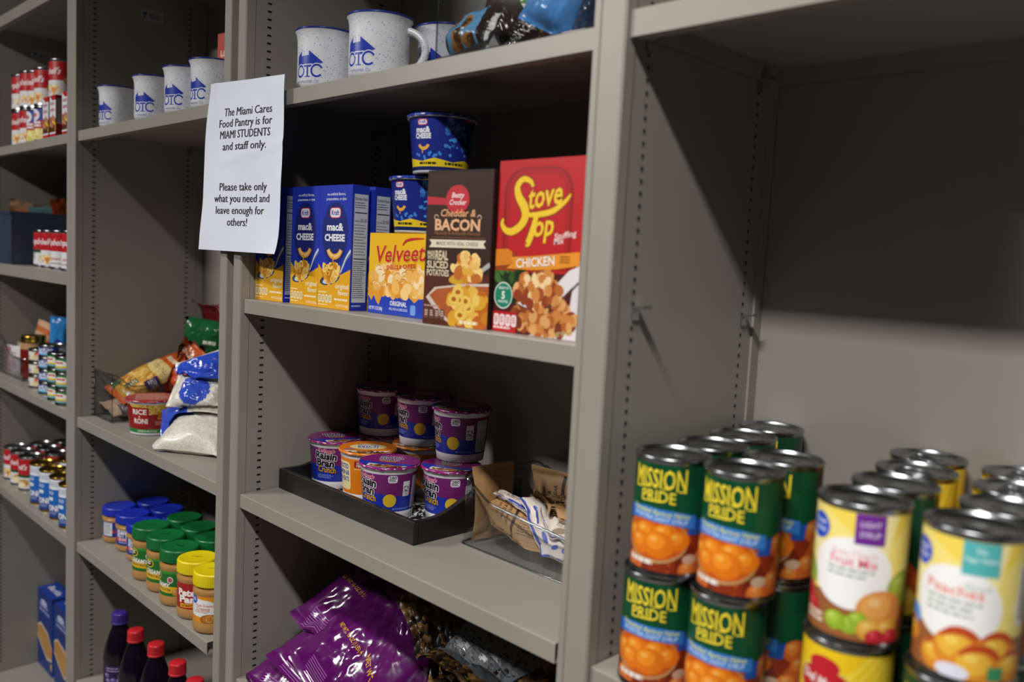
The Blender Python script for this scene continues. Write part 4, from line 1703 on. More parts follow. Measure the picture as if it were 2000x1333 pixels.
def mac_front():
    w, h = .082, .1828
    a = Art(w, h, '#1c33a8')
    a.ell(.0410, .112, .0335, .0480, '#1a2a90', 32)
    a.ell(.0410, .112, .0315, .0460, '#17246f', 32)
    a.poly([(0, 0), (w, 0), (w, .0600), (.060, .0520), (.045, .0470), (.030, .0480), (.012, .0560), (0, .0660)], '#e2a51c')
    a.rrect(.0265, .1345, .0545, .1505, .006, '#c0303c')
    a.rrect(.0280, .1358, .0530, .1492, .005, '#e6e4ea')
    a.rrect(.0292, .1370, .0518, .1480, .0045, '#dcdce6')
    a.text('Kraft', .0405, .1392, .0070, '#24389c', w=.019, bold=.05)
    a.text('mac&', .0405, .1165, .0105, '#e8e8f0', w=.040, bold=.07)
    a.text('CHEESE', .0405, .1010, .0095, '#e8e8f0', w=.050, bold=.08)
    a.arc(.0410, .0935, .0175, .0085, 200, 340, '#dc9a30', 14, False, .0160)
    a.arc(.0410, .0940, .0175, .0040, 205, 335, '#ecc680', 14, False, .0160)
    a.poly([(.0365, .0790), (.0395, .0790), (.0385, .0660), (.0370, .0660)], '#dc9a30')
    a.text('no artificial flavors,', .0420, .1680, .0040, '#dcdcec', w=.046, bold=.02)
    a.text('preservatives, or dyes', .0420, .1610, .0040, '#dcdcec', w=.050, bold=.02)
    # spoon heaped with macaroni
    a.stroke([(.0500, .0500), (.0580, .0560), (.0700, .0745), (.0820, .0860)], [.004, .0045, .0060, .0090], '#5c6a86')
    a.stroke([(.0520, .0510), (.0590, .0570), (.0705, .0760), (.0820, .0880)], [.002, .0020, .0025, .0040], '#d0d6e4')
    a.ell(.0310, .0440, .0260, .0085, '#39435e', 20, R(12))
    a.ell(.0320, .0425, .0200, .0050, '#c8ccd6', 16, R(12))
    a.blobs(.0340, .0530, .0220, .0150, 44, ['#d8982c', '#e6b044', '#f0c86c', '#c88420'], .0062, 21, .55)
    for k in range(9):
        rg = random.Random(k + 40)
        a.arc(.034 + rg.uniform(-.018, .018), .054 + rg.uniform(-.011, .012), .0048, .0030, rg.uniform(0, 360), rg.uniform(380, 520), ['#f2d080', '#c27e1c', '#eab850'][k % 3], 8)
    a.text('original', .0790, .0310, .0070, '#f2e8cc', w=.033, al='r', bold=.03)
    a.text('flavor', .0790, .0215, .0070, '#f2e8cc', w=.026, al='r', bold=.03)
    for k in range(4):
        a.rrect(.002 + k * .0092, .0080, .0098 + k * .0092, .0205, .003, '#e6d8b0')
        a.lines(.0035 + k * .0092, .0105, .005, .007, 3, '#b48a3c', .5, k, 2)
    a.lines(.002, .0225, .026, .0022, 1, '#f4e2b4', .8, 3, 5)
    a.lines(.002, .0040, .030, .0018, 1, '#f4e2b4', .8, 3, 7)
    a.lines(.044, .0125, .036, .0035, 1, '#f4e8cc', .8, 6, 6)
    a.text('NET WT 7.25 OZ (206g)', .0790, .0040, .0034, '#f4e8cc', w=.030, al='r', bold=.03)
    return a


def mac_side():
    w, h = .0300, .1828
    a = Art(w, h, '#1b2f9c')
    a.nutrition(.0035, .012, .0245, .158, bg='#b6bccc', cal='250 350')
    a.lines(.004, .005, .02, .003, 1, '#aab4e0', .7, 3, 6)
    return a


MACN = 'boxed macaroni dinners'
mac = Kind(carton('pasta_dinner_box', .082, .0300, .1828, '#1c33a8', mac_front(), mac_side(), None, 'x', 'box', MACN))
mac('blue and yellow pasta dinner box half hidden below the paper notice', (.0425, .0430, zC2), R(3), MACN)
mac('blue and yellow pasta dinner box, left one of the touching pair', (.1440, .0470, zC2), R(-1.0), MACN)
mac('blue and yellow pasta dinner box, right one of the touching pair, facts panel showing', (.2268, .0467, zC2), R(1.5), MACN)
mac('blue pasta dinner box tucked behind the front row, only its facts panel and top showing', (.2300, .0835, zC2), R(2), MACN)


def shells_front():
    w, h = .150, .1146
    a = Art(w, h, '#e8b418')
    a.poly([(0, 0), (w, 0), (w, .030), (.12, .026), (.09, .030), (.06, .024), (.03, .034), (0, .030)], '#2340b0')
    a.poly([(0, .026), (.008, .018), (.014, .026), (.020, .017), (.026, .012), (.032, .024), (.045, .030), (.058, .022), (.066, .029), (.082, .023), (.094, .028), (.108, .020), (.12, .028), (w, .022), (w, .058), (.12, .066), (.08, .068), (.045, .064), (.02, .056), (0, .046)], '#e09a2c')
    a.blobs(.075, .046, .074, .017, 70, ['#e9a53c', '#f0b95c', '#dd8d28', '#f4cc86', '#e8ae58'], .0100, 31, .75)
    a.blobs(.075, .058, .060, .014, 26, ['#f2c47c', '#edb25c', '#f7dcae'], .0085, 33, .7)
    for k in range(34):
        rg = random.Random(k)
        a.arc(.075 + rg.uniform(-.07, .07), .048 + rg.uniform(-.016, .020), rg.uniform(.004, .008), .0014, rg.uniform(0, 90), rg.uniform(120, 200), ['#f9e8c8', '#c87a1c'][k % 2], 8, True)
    a.text('Velveeta', .0770, .0760, .0230, '#f0c844', w=.126, bold=.075, shear=.22, rot=3)
    a.text('Velveeta', .0770, .0760, .0230, '#c0242a', w=.126, bold=.035, shear=.22, rot=3)
    a.stroke([(.078, .0985), (.085, .1045), (.100, .1075), (.125, .1085)], [.002, .0035, .0035, .001], '#c0242a')
    a.text('SHELLS & CHEESE', .0760, .0660, .0055, '#c8342c', w=.066, bold=.05, rot=4)
    a.text('ORIGINAL', .0720, .0135, .0062, '#e4e6f2', w=.038, bold=.05)
    a.text('SHELL PASTA & CHEESE SAUCE', .0720, .0070, .0034, '#d2d6ea', w=.042, bold=.02)
    a.text('NET WT 12 OZ (340g)', .0190, .0050, .0046, '#e4e6f2', w=.032, bold=.04)
    a.rrect(.0995, .0030, .1110, .0170, .003, '#6f9ade')
    return a


carton('pasta_dinner_box', .150, .0580, .1146, '#e8b418', shells_front(), None, None,
       'low yellow box of pasta shells with red script lettering', 'box', MACN).location = (.3627, .0810, zC2)


def potato_front():
    w, h = .1034, .1920
    a = Art(w, h, '#352018')
    a.rect(0, 0, w, h * .34, '#52261a')
    a.poly([(0, h * .785), (.030, h * .795), (.030, h * .765), (.034, h * .82), (0, h * .835)], '#b02a34')
    a.rect(0, h * .780, .036, h * .815, '#b02a34')
    a.ell(.0490, h * .815, .0185, .0175, '#b82c38', 28)
    a.text('Betty', .0490, h * .825, .0062, '#e8dcd8', w=.019, bold=.03, shear=.25)
    a.text('Crocker', .0490, h * .780, .0062, '#e8dcd8', w=.026, bold=.03, shear=.25)
    a.text('Cheddar &', .0500, h * .706, .0085, '#d8a070', w=.055, bold=.035, shear=.22)
    a.text('BACON', .0500, h * .618, .0130, '#dca882', w=.070, bold=.07)
    a.text('Naturally & Artificially Flavored', .0500, h * .588, .0045, '#8a5c3a', w=.072, bold=.02)
    a.arc(.0160, h * .70, .003, .001, 0, 270, '#c8b49c', 8)
    a.arc(.0840, h * .70, .003, .001, -90, 180, '#c8b49c', 8)
    a.rect(.010, h * .569, .094, h * .572, '#8a5c3a')
    a.poly([(.006, h * .555), (.096, h * .558), (.092, h * .535), (.096, h * .508), (.006, h * .504), (.010, h * .53)], '#d8cdb8')
    a.text('MADE WITH REAL CHEESE', .0510, h * .520, .0045, '#6c5a48', w=.066, bold=.02)
    tan = '#d2c2a4'
    a.text('MADE', .0040, h * .455, .0050, tan, w=.012, al='l', bold=.05)
    a.text('WITH', .0040, h * .425, .0050, tan, w=.012, al='l', bold=.05)
    a.text('REAL', .0175, h * .425, .0110, tan, w=.020, al='l', bold=.06)
    a.text('SLICED', .0040, h * .370, .0085, tan, w=.034, al='l', bold=.06)
    a.text('POTATOES', .0040, h * .320, .0075, tan, w=.036, al='l', bold=.06)
    # spoonful
    a.stroke([(.083, h * .330), (.092, h * .37), (.1034, h * .41)], [.004, .005, .006], '#a8a4a2')
    a.ell(.066, h * .315, .026, .008, '#c89a2c', 20, R(8))
    a.blobs(.068, h * .375, .021, .017, 34, ['#d8a43c', '#e4b85c', '#c8842c', '#ecca80', '#b8662a'], .0075, 51, .75)
    a.blobs(.070, h * .43, .013, .008, 12, ['#e8c078', '#c8783a', '#e0b060'], .0055, 52, .7)
    # baking dish
    a.poly([(.004, h * .175), (.018, h * .245), (.060, h * .275), (w, h * .29), (w, h * .0), (.052, 0), (.030, h * .05)], '#c8b8b0')
    a.poly([(.010, h * .190), (.022, h * .235), (.060, h * .262), (w, h * .272), (w, 0), (.056, 0), (.034, h * .07)], '#a8562c')
    a.blobs(.074, h * .13, .034, .024, 46, ['#d29a2c', '#dcae48', '#c07a20', '#e4c064', '#b8601c'], .0100, 53, .75)
    for k in range(8):
        rg = random.Random(k + 7)
        x, y = .045 + rg.uniform(0, .05), h * rg.uniform(.05, .23)
        a.ell(x, y, .009, .007, '#e2bc58', 14)
        a.ell(x, y, .004, .003, '#a8601c', 10)
    for k in range(4):
        a.rrect(.002 + k * .0088, h * .035, .0098 + k * .0088, h * .105, .003, '#6a4438')
        a.lines(.0035 + k * .0088, h * .05, .005, .008, 3, '#c8b8b0', .5, k, 2)
    a.lines(.002, h * .112, .03, .003, 1, '#a88a80', .8, 3, 6)
    a.lines(.060, h * .012, .036, .006, 1, '#e8d8b0', .7, 3, 5)
    a.rect(0, h - .003, w, h, '#24160f')
    return a


pot = carton('potato_box', .1034, .0430, .1920, '#352018', potato_front(), None, None,
             'dark brown potato dinner box with a red spoon emblem', 'box', MACN)
pr = Art(.043, .192, '#52392a'); pr.nutrition(.004, .02, .035, .150, bg='#a8a6a4')
ca, sa = math.cos(R(9.5)), math.sin(R(9.5))
put(pot, (.469 + .0517 * ca - .0215 * sa - .001, .0090 + .0517 * sa + .0215 * ca, zC2), R(9.5))


def stuffing_front():
    w, h = .1330, .2015
    a = Art(w, h, '#b3181f')
    a.rrect(.010, h * .25, .118, h * .955, .030, '#8c1018')
    a.rrect(.014, h * .25, .114, h * .945, .028, '#a4141b')
    a.rrect(.020, h * .25, .108, h * .915, .024, '#b3181f')
    y, o = '#e6c02c', '#7c1410'
    for c_, ww in ((o, .10), ('#b87a1c', .065), (y, .03)):
        a.text('tove', .0750, h * .735, .0200, c_, w=.052, bold=ww, shear=.25, rot=7, warp=lambda px, py: (px, py * 1.25))
        a.text('op', .0750, h * .570, .0190, c_, w=.030, bold=ww, shear=.25, rot=5, warp=lambda px, py: (px, py * 1.25))
        e = {o: .004, '#b87a1c': .002, y: 0}[c_]
        a.stroke([(.0560, h * .845), (.0520, h * .875), (.0400, h * .890), (.0310, h * .850), (.0340, h * .790), (.0430, h * .735), (.0460, h * .680), (.0390, h * .625), (.0250, h * .590), (.0140, h * .600), (.0080, h * .635), (.0100, h * .665)],
                 [.003 + e, .005 + e, .006 + e, .008 + e, .010 + e, .0115 + e, .011 + e, .009 + e, .008 + e, .0065 + e, .005 + e, .002 + e], c_)
        a.stroke([(.0480, h * .685), (.0700, h * .690), (.0900, h * .710), (.1080, h * .765), (.1140, h * .80)], [.004 + e, .006 + e, .006 + e, .004 + e, .001 + e], c_)
        a.stroke([(.0640, h * .690), (.0590, h * .60), (.0520, h * .525), (.0490, h * .52)], [.006 + e, .0085 + e, .008 + e, .002 + e], c_)
    a.text('Stuffing', .1090, h * .560, .0065, '#e2d4d0', w=.032, bold=.02, shear=.2, rot=8)
    a.text('Mix', .1000, h * .525, .0065, '#e2d4d0', w=.014, bold=.02, shear=.2, rot=8)
    # picture: greens, bowl of stuffing, spoon
    a.rect(0, 0, w, h * .36, '#4c1512')
    a.poly([(0, h * .17), (.052, h * .17), (.052, h * .41), (0, h * .41)], '#1c2e14')
    a.blobs(.022, h * .32, .026, .020, 40, ['#24401a', '#2f5222', '#182a12', '#3f6a2c'], .0085, 71, .5)
    a.poly([(.128, h * .42), (w, h * .44), (w, 0), (.060, 0), (.085, h * .03), (.118, h * .06)], '#d6ccd2')
    a.blobs(.082, h * .115, .048, .022, 110, ['#8c3c1c', '#a85a28', '#c07c3c', '#74301a', '#d0985c', '#b06a34'], .0075, 72, .8)
    a.poly([(.040, h * .175), (.060, h * .150), (.088, h * .175), (.112, h * .24), (.1330, h * .33), (.1330, h * .41), (.118, h * .38), (.100, h * .30)], '#d8d2d6')
    a.stroke([(.040, h * .172), (.062, h * .148), (.090, h * .172), (.114, h * .238), (.1330, h * .318)], .0018, '#5a3a34')
    a.blobs(.072, h * .255, .034, .022, 90, ['#b0622c', '#c88444', '#9c4c20', '#dca468', '#e4bc88', '#8a3a18'], .0070, 73, .85)
    a.blobs(.070, h * .31, .022, .008, 24, ['#dca468', '#e8c898', '#c07838'], .0050, 74, .85)
    # orange ribbon
    a.poly([(.0, h * .45), (.034, h * .47), (.034, h * .36), (.0, h * .36)], '#8c3c10')
    a.poly([(0, h * .485), (.020, h * .490), (.028, h * .47), (.028, h * .40), (.0, h * .385)], '#d07a1c')
    a.poly([(.020, h * .375), (.060, h * .372), (.100, h * .385), (w, h * .410), (w, h * .485), (.10, h * .470), (.06, h * .452), (.024, h * .442), (.030, h * .41)], '#dc8a24')
    a.text('CHICKEN', .0660, h * .395, .0100, '#7c3410', w=.060, bold=.10, rot=5)
    a.text('CHICKEN', .0660, h * .395, .0100, '#eee2d2', w=.060, bold=.05, rot=5)
    a.lines(.104, h * .415, .016, .009, 3, '#8c4c14', .6, 5, 3)
    a.ell(.0165, h * .215, .0155, .0160, '#d0dcd4', 26)
    a.ell(.0165, h * .215, .0142, .0146, '#1f7a62', 26)
    a.text('5', .0165, h * .195, .0085, '#dce8e0', bold=.06)
    a.text('READY IN', .0165, h * .252, .0028, '#dce8e0', w=.016, bold=.03)
    a.text('MINUTES', .0165, h * .172, .0028, '#dce8e0', w=.016, bold=.03)
    a.rect(0, 0, .040, h * .12, '#b3181f')
    for k in range(4):
        a.rrect(.002 + k * .0098, h * .035, .0108 + k * .0098, h * .105, .003, '#e2ccd0')
        a.lines(.0038 + k * .0098, h * .05, .005, .008, 3, '#c05a60', .5, k, 2)
    a.lines(.002, h * .012, .035, .004, 1, '#e8c8c8', .7, 3, 6)
    a.text('NET WT 6 OZ', .115, h * .02, .005, '#c8c080', w=.024, bold=.02, rot=12)
    return a


sr = Art(.05, .2015, '#b3181f'); sr.nutrition(.004, .015, .042, .165)
carton('stuffing_box', .1330, .0500, .2015, '#b3181f', stuffing_front(), sr, None,
       'tall red stuffing mix box with yellow script at the right end of its shelf', 'box', MACN).location = (.6400, .0570, zC2)

# pasta cups stacked behind the low yellow box
a_, s0, s1 = mac_cup_art()
mc = Kind(cup('pasta_cup', *MCUP, s0, s1, a_, mac_cup_lid(), '#1f3794:0.28', lip='#b9bac6'))
GM = 'stacked blue pasta cups'
p = at_y(826, 360, .092)
z1 = C[2] + .1146 + .0016
mc('blue pasta cup standing on the low yellow box', (p.x, .092, z1), face((p.x, .092), -8), GM)
p = at_y(864, 250, .083)
mc('topmost blue pasta cup, perched on the other one', (p.x, .083, z1 + .0796), face((p.x, .083), 2), GM)
for o in bpy.data.objects:
    if o.name.startswith('pasta_cup') and o.parent is None:
        o['category'] = 'cup'

# ------------------------------------------------------------------ cereal cups in the black tray
zC3 = C[3] + E_
TX0, TX1, TY0, TY1 = .0042, .3824, .0780, .3025
t = thing('display_tray', 'low black wooden tray with curved ends under the cereal cups', 'tray', None, (0, 0, zC3))
m = MB(); m.box(TX0 + .002, TX1 - .002, TY0 + .002, TY1 - .002, 0, .0050, 'tray_black'); m.build('bottom', t)
m = MB(); m.box(TX0 + .010, TX1 - .010, TY0 + .010, TY1 - .010, .0052, .0056, 'damask_paper')
m.build('patterned_liner', t)['label'] = 'black and white patterned paper liner'
m = MB(); m.bbox(TX0, TX1, TY0, TY0 + .009, 0, .0345, 'tray_black', .0007)
m.box(TX0 + .001, TX1 - .001, TY0 + .0002, TY0 + .0010, .0343, .03465, 'tray_edge'); m.build('front_rail', t)
m = MB(); m.bbox(TX0, TX1, TY1 - .0045, TY1, 0, .0300, 'tray_black', .0007); m.build('back_rail', t)
for x in (TX0, TX1 - .009):
    m = MB()
    yy = [TY0 + .0092 + (TY1 - .0140 - TY0) * k / 20 for k in range(21)]
    zz = [.0345 + .0330 * sst((k / 20 - .12) / .55) for k in range(21)]
    vs = []
    for y_, z_ in zip(yy, zz):
        vs += [(x, y_, 0), (x + .009, y_, 0), (x + .009, y_, z_), (x, y_, z_)]
    fs = [(0, 1, 2, 3), (83, 82, 81, 80)]
    for k in range(20):
        b = k * 4
        for q in range(4):
            fs.append((b + (q + 1) % 4, b + q, b + 4 + q, b + 4 + (q + 1) % 4))
    m.add(vs, fs, 'tray_black')
    m.build('curved_end', t)

zt = zC3 + .0062
a_, s0, s1 = raisin_art()
rc = Kind(cup('cereal_cup', *CUP, s0, s1, a_, raisin_lid(), '#8c1f72:0.25'))
a_, s0, s1 = wheat_art()
wc = Kind(cup('cereal_cup', *CUP, s0, s1, a_, wheat_lid(), '#d9791a:0.25'))
GC = 'cereal cups on the black tray'
HC = CUP[2]


for K_, x, y, lvl, dg, lab in (
    (rc, .0560, .1590, 0, 12, 'purple and blue cereal cup at the left end of the tray'),
    (wc, .1552, .1572, 0, -2, 'orange cereal cup in the front row of the tray'),
    (rc, .2505, .1310, 0, -18, 'purple and blue cereal cup at the front beside the orange one'),
    (rc, .3234, .1978, 0, -17, 'purple and blue cereal cup in the front right corner of the tray'),
    (wc, .1720, .2560, 0, -18, 'orange cereal cup in the back row under the stacked ones'),
    (rc, .0660, .2570, 0, -20, 'purple cereal cup in the back row, nearly hidden under the leftmost stacked cup'),
    (rc, .0700, .2460, 1, -16, 'purple and blue cereal cup, leftmost of the three stacked on others'),
    (rc, .1760, .2555, 1, -26, 'purple and blue cereal cup, middle one of the three stacked on others'),
    (rc, .2990, .2360, 1, -38, 'purple and blue cereal cup, rightmost of the three stacked on others')):
    z = zt + (HC + .0012) * lvl
    K_(lab, (x, y, z), face((x, y), dg), GC)['category'] = 'cup'

# ------------------------------------------------------------------ clear bin of oatmeal packets
BX0, BX1, BY0, BY1 = .4110, .7180, .1420, .2980
t = thing('clear_bin', 'clear plastic bin with a dipped side, full of oatmeal packets', 'bin', None, (0, 0, zC3))
m = MB()
hi, lo = .1000, .0560
m.bbox(BX0, BX1, BY0, BY1, 0, .0035, 'clear_plastic', .001)


def dip(t_):
    return hi - (hi - lo) * sst(t_ / .22) * .62 - (hi - lo) * .38 * min(max((t_ - .16) / .62, 0), 1) + .030 * sst((t_ - .80) / .14)


cr = .012
pts = []
for cx, cy, a0 in ((BX0 + cr, BY0 + cr, 180), (BX1 - cr, BY0 + cr, 270), (BX1 - cr, BY1 - cr, 0), (BX0 + cr, BY1 - cr, 90)):
    for k in range(7):
        a = R(a0 + 15 * k)
        pts.append((cx + cr * math.cos(a), cy + cr * math.sin(a)))
# subdivide the straight runs so that the rim can dip
ring = []
for i in range(len(pts)):
    p, q = Vector(pts[i]), Vector(pts[(i + 1) % len(pts)])
    n = max(1, int((q - p).length / .008))
    for k in range(n):
        ring.append(p + (q - p) * k / n)


def rim_h(p):
    tt = (p.x - BX0) / (BX1 - BX0)
    if p.y < BY0 + .011:
        return dip(tt)
    if p.y > BY1 - .011:
        return dip(tt) + .002
    return hi if p.x < (BX0 + BX1) / 2 else dip(1.0)


vs, fs = [], []
for p in ring:
    c_ = Vector(((min(max(p.x, BX0 + cr), BX1 - cr)), (min(max(p.y, BY0 + cr), BY1 - cr))))
    d = (p - c_).normalized() if (p - c_).length > 1e-6 else Vector((0, 0))
    h_ = rim_h(p)
    fl = Vector((d.x, d.y)) * .0030
    for off, z_ in ((0, .0030), (.0, h_ - .004), (.0022, h_ - .0008), (.0022, h_ + .0008), (.0, h_ + .0012), (-.0022, h_ - .0008), (-.0022, .0036)):
        vs.append((p.x + d.x * off, p.y + d.y * off, z_))
n = len(ring)
for i in range(n):
    j = (i + 1) % n
    for k in range(6):
        fs.append((i * 7 + k, j * 7 + k, j * 7 + k + 1, i * 7 + k + 1))
m.add(vs, fs, 'clear_plastic', True)
m.tube([(p.x, p.y, rim_h(p) + .0008) for p in ring + ring[:1]], .0020, 6, 'clear_edge', False)
m.tube([(p.x, p.y, .0012) for p in ring + ring[:1]], .0013, 6, 'clear_edge', False)
m.build('bin_shell', t)


def oat_art(w, h, plain=False):
    a = Art(w, h, None, .6)
    k = '#2e2018'
    a.rect(w * .42, h * .06, w * .46, h * .94, '#3a2a1e')
    a.text('MAPLE &', w * .28, h * .52, w * .040, k, w=h * .32, rot=90, bold=.03)
    a.text('BROWN SUGAR', w * .36, h * .52, w * .040, k, w=h * .52, rot=90, bold=.03)
    a.text('LOWER SUGAR', w * .20, h * .52, w * .036, k, w=h * .40, rot=90)
    a.lines(w * .52, h * .15, w * .40, h * .7, 16, '#6a4a30', .3, 5, 7)
    return a


def packet_art(w, h):
    a = Art(w, h, None, .5)
    a.rect(0, h * .0, w, h * .05, '#3046a0')
    for k in range(4):
        a.ell(w * (.2 + .2 * k), h * .2, w * .06, h * .05, '#4a5cb0', 12)
    a.rect(w * .55, h * .5, w * .85, h * .68, '#3046a0')
    a.ell(w * .3, h * .6, w * .16, h * .14, '#8c7c6c', 14)
    a.lines(w * .1, h * .78, w * .8, h * .12, 4, '#7a6a60', .4, 4)
    return a


GO = 'oatmeal packets in the clear bin'
HU = Heap(zC3 + .0042, BX0 + .006, BX1 - .006, BY0 + .006, BY1 - .006)
HO = Heap(zC3 + .0042, BX0 + .046, BX1 - .006, BY0 + .006, BY1 - .052)
k = 0
for lab, key, x, y, z, rx, ry, rz, w_, h_ in (
    ('kraft oatmeal packet leaning against the dipped side of the bin', 'kraft_paper', .505, .170, .0520, -62, 10, 30, .120, .085),
    ('white oatmeal packet with blue marks, lowest at the left of the bin', 'white_packet', .478, .172, .0300, -22, 2, 4, .110, .050),
    ('white oatmeal packet lying across the middle of the bin', 'white_packet', .575, .185, .0400, -60, -6, -14, .130, .085),
    ('creased white oatmeal packet in front of the middle of the bin', 'white_packet', .600, .168, .0200, -30, 8, -12, .110, .050),
    ('tan oatmeal packet against the right end of the bin', 'kraft_paper', .665, .172, .0350, -34, -30, -25, .085, .075),
    ('tan oatmeal packet lying flat at the bottom right of the bin', 'kraft_paper', .660, .200, .0130, -86, 3, 20, .100, .080),
    ('kraft oatmeal packet lying on top at the right of the bin', 'kraft_paper', .610, .240, .0640, -84, 2, 8, .130, .095),
    ('kraft oatmeal packet lying on top in the middle of the bin', 'kraft_paper', .560, .225, .0520, -80, -4, -12, .120, .090)):
    k += 1
    B_ = Bag(w_, h_, .013, 20 + k, .10, .0032, .003, .0007)
    bag('oatmeal_packet', lab, 'packet', (x, y, zC3 + z), (R(rx), R(ry), R(rz)), B_, key, None, packet_art(w_, h_) if key == 'white_packet' else oat_art(w_, h_), GO, heap=HO)

B1 = Bag(.150, .100, .012, 3, .10, .0016, 0, .0007)
o = bag('oatmeal_packet', 'upright kraft oatmeal packet with dark print at the left of the bin', 'packet', (.505, .272, zC3 + .0580), (R(-4), 0, R(4)), B1, 'kraft_paper', None, oat_art(.15, .1), GO, box=HU)
B2 = Bag(.080, .110, .014, 8, .09, .0022, .004, .0008)
bag('oatmeal_packet', 'plain kraft oatmeal packet standing against the left wall of the bin', 'packet', (.4310, .190, zC3 + .0610), (R(-3), 0, R(86)), B2, 'kraft_paper', None, None, GO, box=HU)
# ------------------------------------------------------------------ mugs on the upper shelves
mug = Kind(make_mug())
GMUG = 'speckled white mugs'


def setmug(px, y, zs, dg, lab):
    p_ = at_y(px, 200, y)
    mug(lab, (p_.x, y, zs + E_), face((p_.x, y), dg) , GMUG)['category'] = 'mug'


# the handle stands at +x of the emblem's front, i.e. 90 degrees to its right
setmug(737, .055, C[1], -17, 'speckled white mug with blue emblem, largest one beside the clear bin')
setmug(634, .056, C[1], -15, 'speckled white mug with blue emblem, left one of the pair above the boxes')
setmug(868, .150, C[1], -12, 'speckled white mug mostly hidden behind a mug handle and the clear bin')
setmug(235, .055, B[1], -32, 'speckled white mug with blue emblem, leftmost of the row of four')
setmug(306, .055, B[1], -14, 'speckled white mug with blue emblem, second from the left of the row of four')
setmug(367, .055, B[1], -20, 'speckled white mug with blue emblem, third from the left of the row of four')
setmug(420, .056, B[1], -31, 'speckled white mug with blue emblem, nearest the paper notice in the row of four')

# red box behind the notice
a = Art(.075, .176, '#c2432c')
a.poly([(.006, .134), (.040, .152), (.070, .152), (.070, .124), (.006, .118)], '#d0581c')
a.text('Lipton', .036, .131, .011, '#e8dcd4', w=.050, bold=.05)
a.rect(.008, .074, .070, .108, '#24409c')
a.text('SOUP', .038, .082, .010, '#d8dce8', w=.036, bold=.03)
a.lines(.008, .02, .03, .008, 2, '#e0b8a8', .5, 3, 4)
p = at_y(428, 120, .132)
b = carton('soup_mix_box', .075, .040, .176, '#c2432c', a, None, None, 'red soup mix box standing behind the paper notice at the end of the mugs', 'box')
put(b, (p.x + .0380, .152, B[1] + E_), R(8))

# ------------------------------------------------------------------ tall clear bin of snack bags, top of the cereal bay
zC1 = C[1] + E_
QX0, QX1, QY0, QY1 = at_y(850, 100, .018).x, .7180, .018, .292
t = thing('clear_bin', 'tall clear plastic bin with a handle slot, holding snack bags', 'bin', None, (0, 0, zC1))
m = MB()
T_ = .003
HB = .150
m.bbox(QX0, QX1, QY0, QY1, 0, T_, 'clear_plastic', .0008)
bin_wall(m, (QX0, QY0, T_), (QX1, QY0, T_), lambda q: HB - .055 * sst(q / .35), T_, 'clear_plastic', 20)
bin_wall(m, (QX1, QY0 + T_, T_), (QX1, QY1 - T_, T_), lambda q: HB - .055, T_, 'clear_plastic', 4)
bin_wall(m, (QX1, QY1, T_), (QX0, QY1, T_), lambda q: HB - .055 * sst((1 - q) / .35), T_, 'clear_plastic', 20)
# left end with the slot
sy0, sy1, sz0, sz1 = QY0 + .065, QY1 - .065, HB - .045, HB - .014
x0, x1 = QX0, QX0 + T_
for ya, yb, za, zb in ((QY0, sy0, T_, HB), (sy1, QY1, T_, HB), (sy0, sy1, T_, sz0), (sy0, sy1, sz1, HB)):
    m.box(x0, x1, ya, yb, za, zb, 'clear_plastic')
ps = []
for cy, cz, a0 in ((sy1 - .014, sz1 - .014, 0), (sy0 + .014, sz1 - .014, 90), (sy0 + .014, sz0 + .014, 180), (sy1 - .014, sz0 + .014, 270)):
    for k in range(7):
        ps.append((x0 + T_ / 2, cy + .014 * math.cos(R(a0 + 15 * k)), cz + .014 * math.sin(R(a0 + 15 * k))))
ps.append(ps[0])
m.tube(ps, .0024, 8, 'clear_edge', False)
m.build('bin_shell', t)


HS = Heap(zC1 + .004, QX0 + .006, QX1 - .006, QY0 + .006, QY1 - .006)


def snack(name, lab, px, py, y, rot, w_, h_, t_, seed, front, back, art, **kw):
    p_ = at_y(px, py, y)
    return bag(name, lab, 'bag', tuple(p_), rot, Bag(w_, h_, t_, seed, **kw), front, back, art, 'snack bags in the tall clear bin', box=HS)


a = Art(.110, .150, None, .22)
a.rect(0, .100, .110, .150, '#2a1c18'); a.rect(0, 0, .110, .018, '#cfd3da')
a.lines(.020, .106, .07, .030, 2, '#c8c4bc', .6, 4, 3)
a.blobs(.055, .06, .04, .03, 20, ['#7a4a24', '#4c2c18', '#9c6c34'], .009, 3)
snack('snack_bag', 'pale blue snack bag lying on its side at the left of the tall bin', 915, 82, .050, orient((.92, -.10, .10), (-.10, -.85, .5)), .062, .120, .034, 41, '#5f93b8:0.2', '#7f7c78:0.2', a)
a = Art(.090, .140, None, .22)
a.rect(0, 0, .090, .03, '#241814'); a.rect(0, .118, .090, .140, '#b8c4cc')
a.text('DARK CHOC', .045, .012, .010, '#c4beb4', w=.06, bold=.05)
snack('snack_bag', 'dark brown snack bag with a silver torn top in the tall bin', 990, 48, .105, orient((-.62, 0, .75), (.1, -1, .1)), .060, .110, .024, 42, '#2a1c18:0.2', None, a)
a = Art(.110, .130, None, .22)
a.rect(0, .100, .110, .130, '#5a8a24'); a.ell(.03, .08, .014, .012, '#d4d4cc', 18); a.text('5g', .03, .074, .010, '#222222', bold=.05)
a.blobs(.065, .05, .036, .032, 40, ['#6c4424', '#8c6030', '#3c2414', '#a87c40'], .008, 6)
snack('snack_bag', 'green and dark snack bag standing in the middle of the tall bin', 1036, 52, .160, orient((.1, 0, 1), (.12, -1, 0)), .090, .100, .028, 43, '#4f7c22:0.22', '#2c1c14:0.22', a)
snack('snack_bag', 'brown nut bag with a green top seal behind the green snack bag', 1064, 48, .215, orient((0, 0, 1), (.12, -1, 0)), .100, .105, .028, 44, lambda u, v: '#5c8a2a:0.22' if v > .9 else '#33241a:0.22', '#33241a:0.22', None)
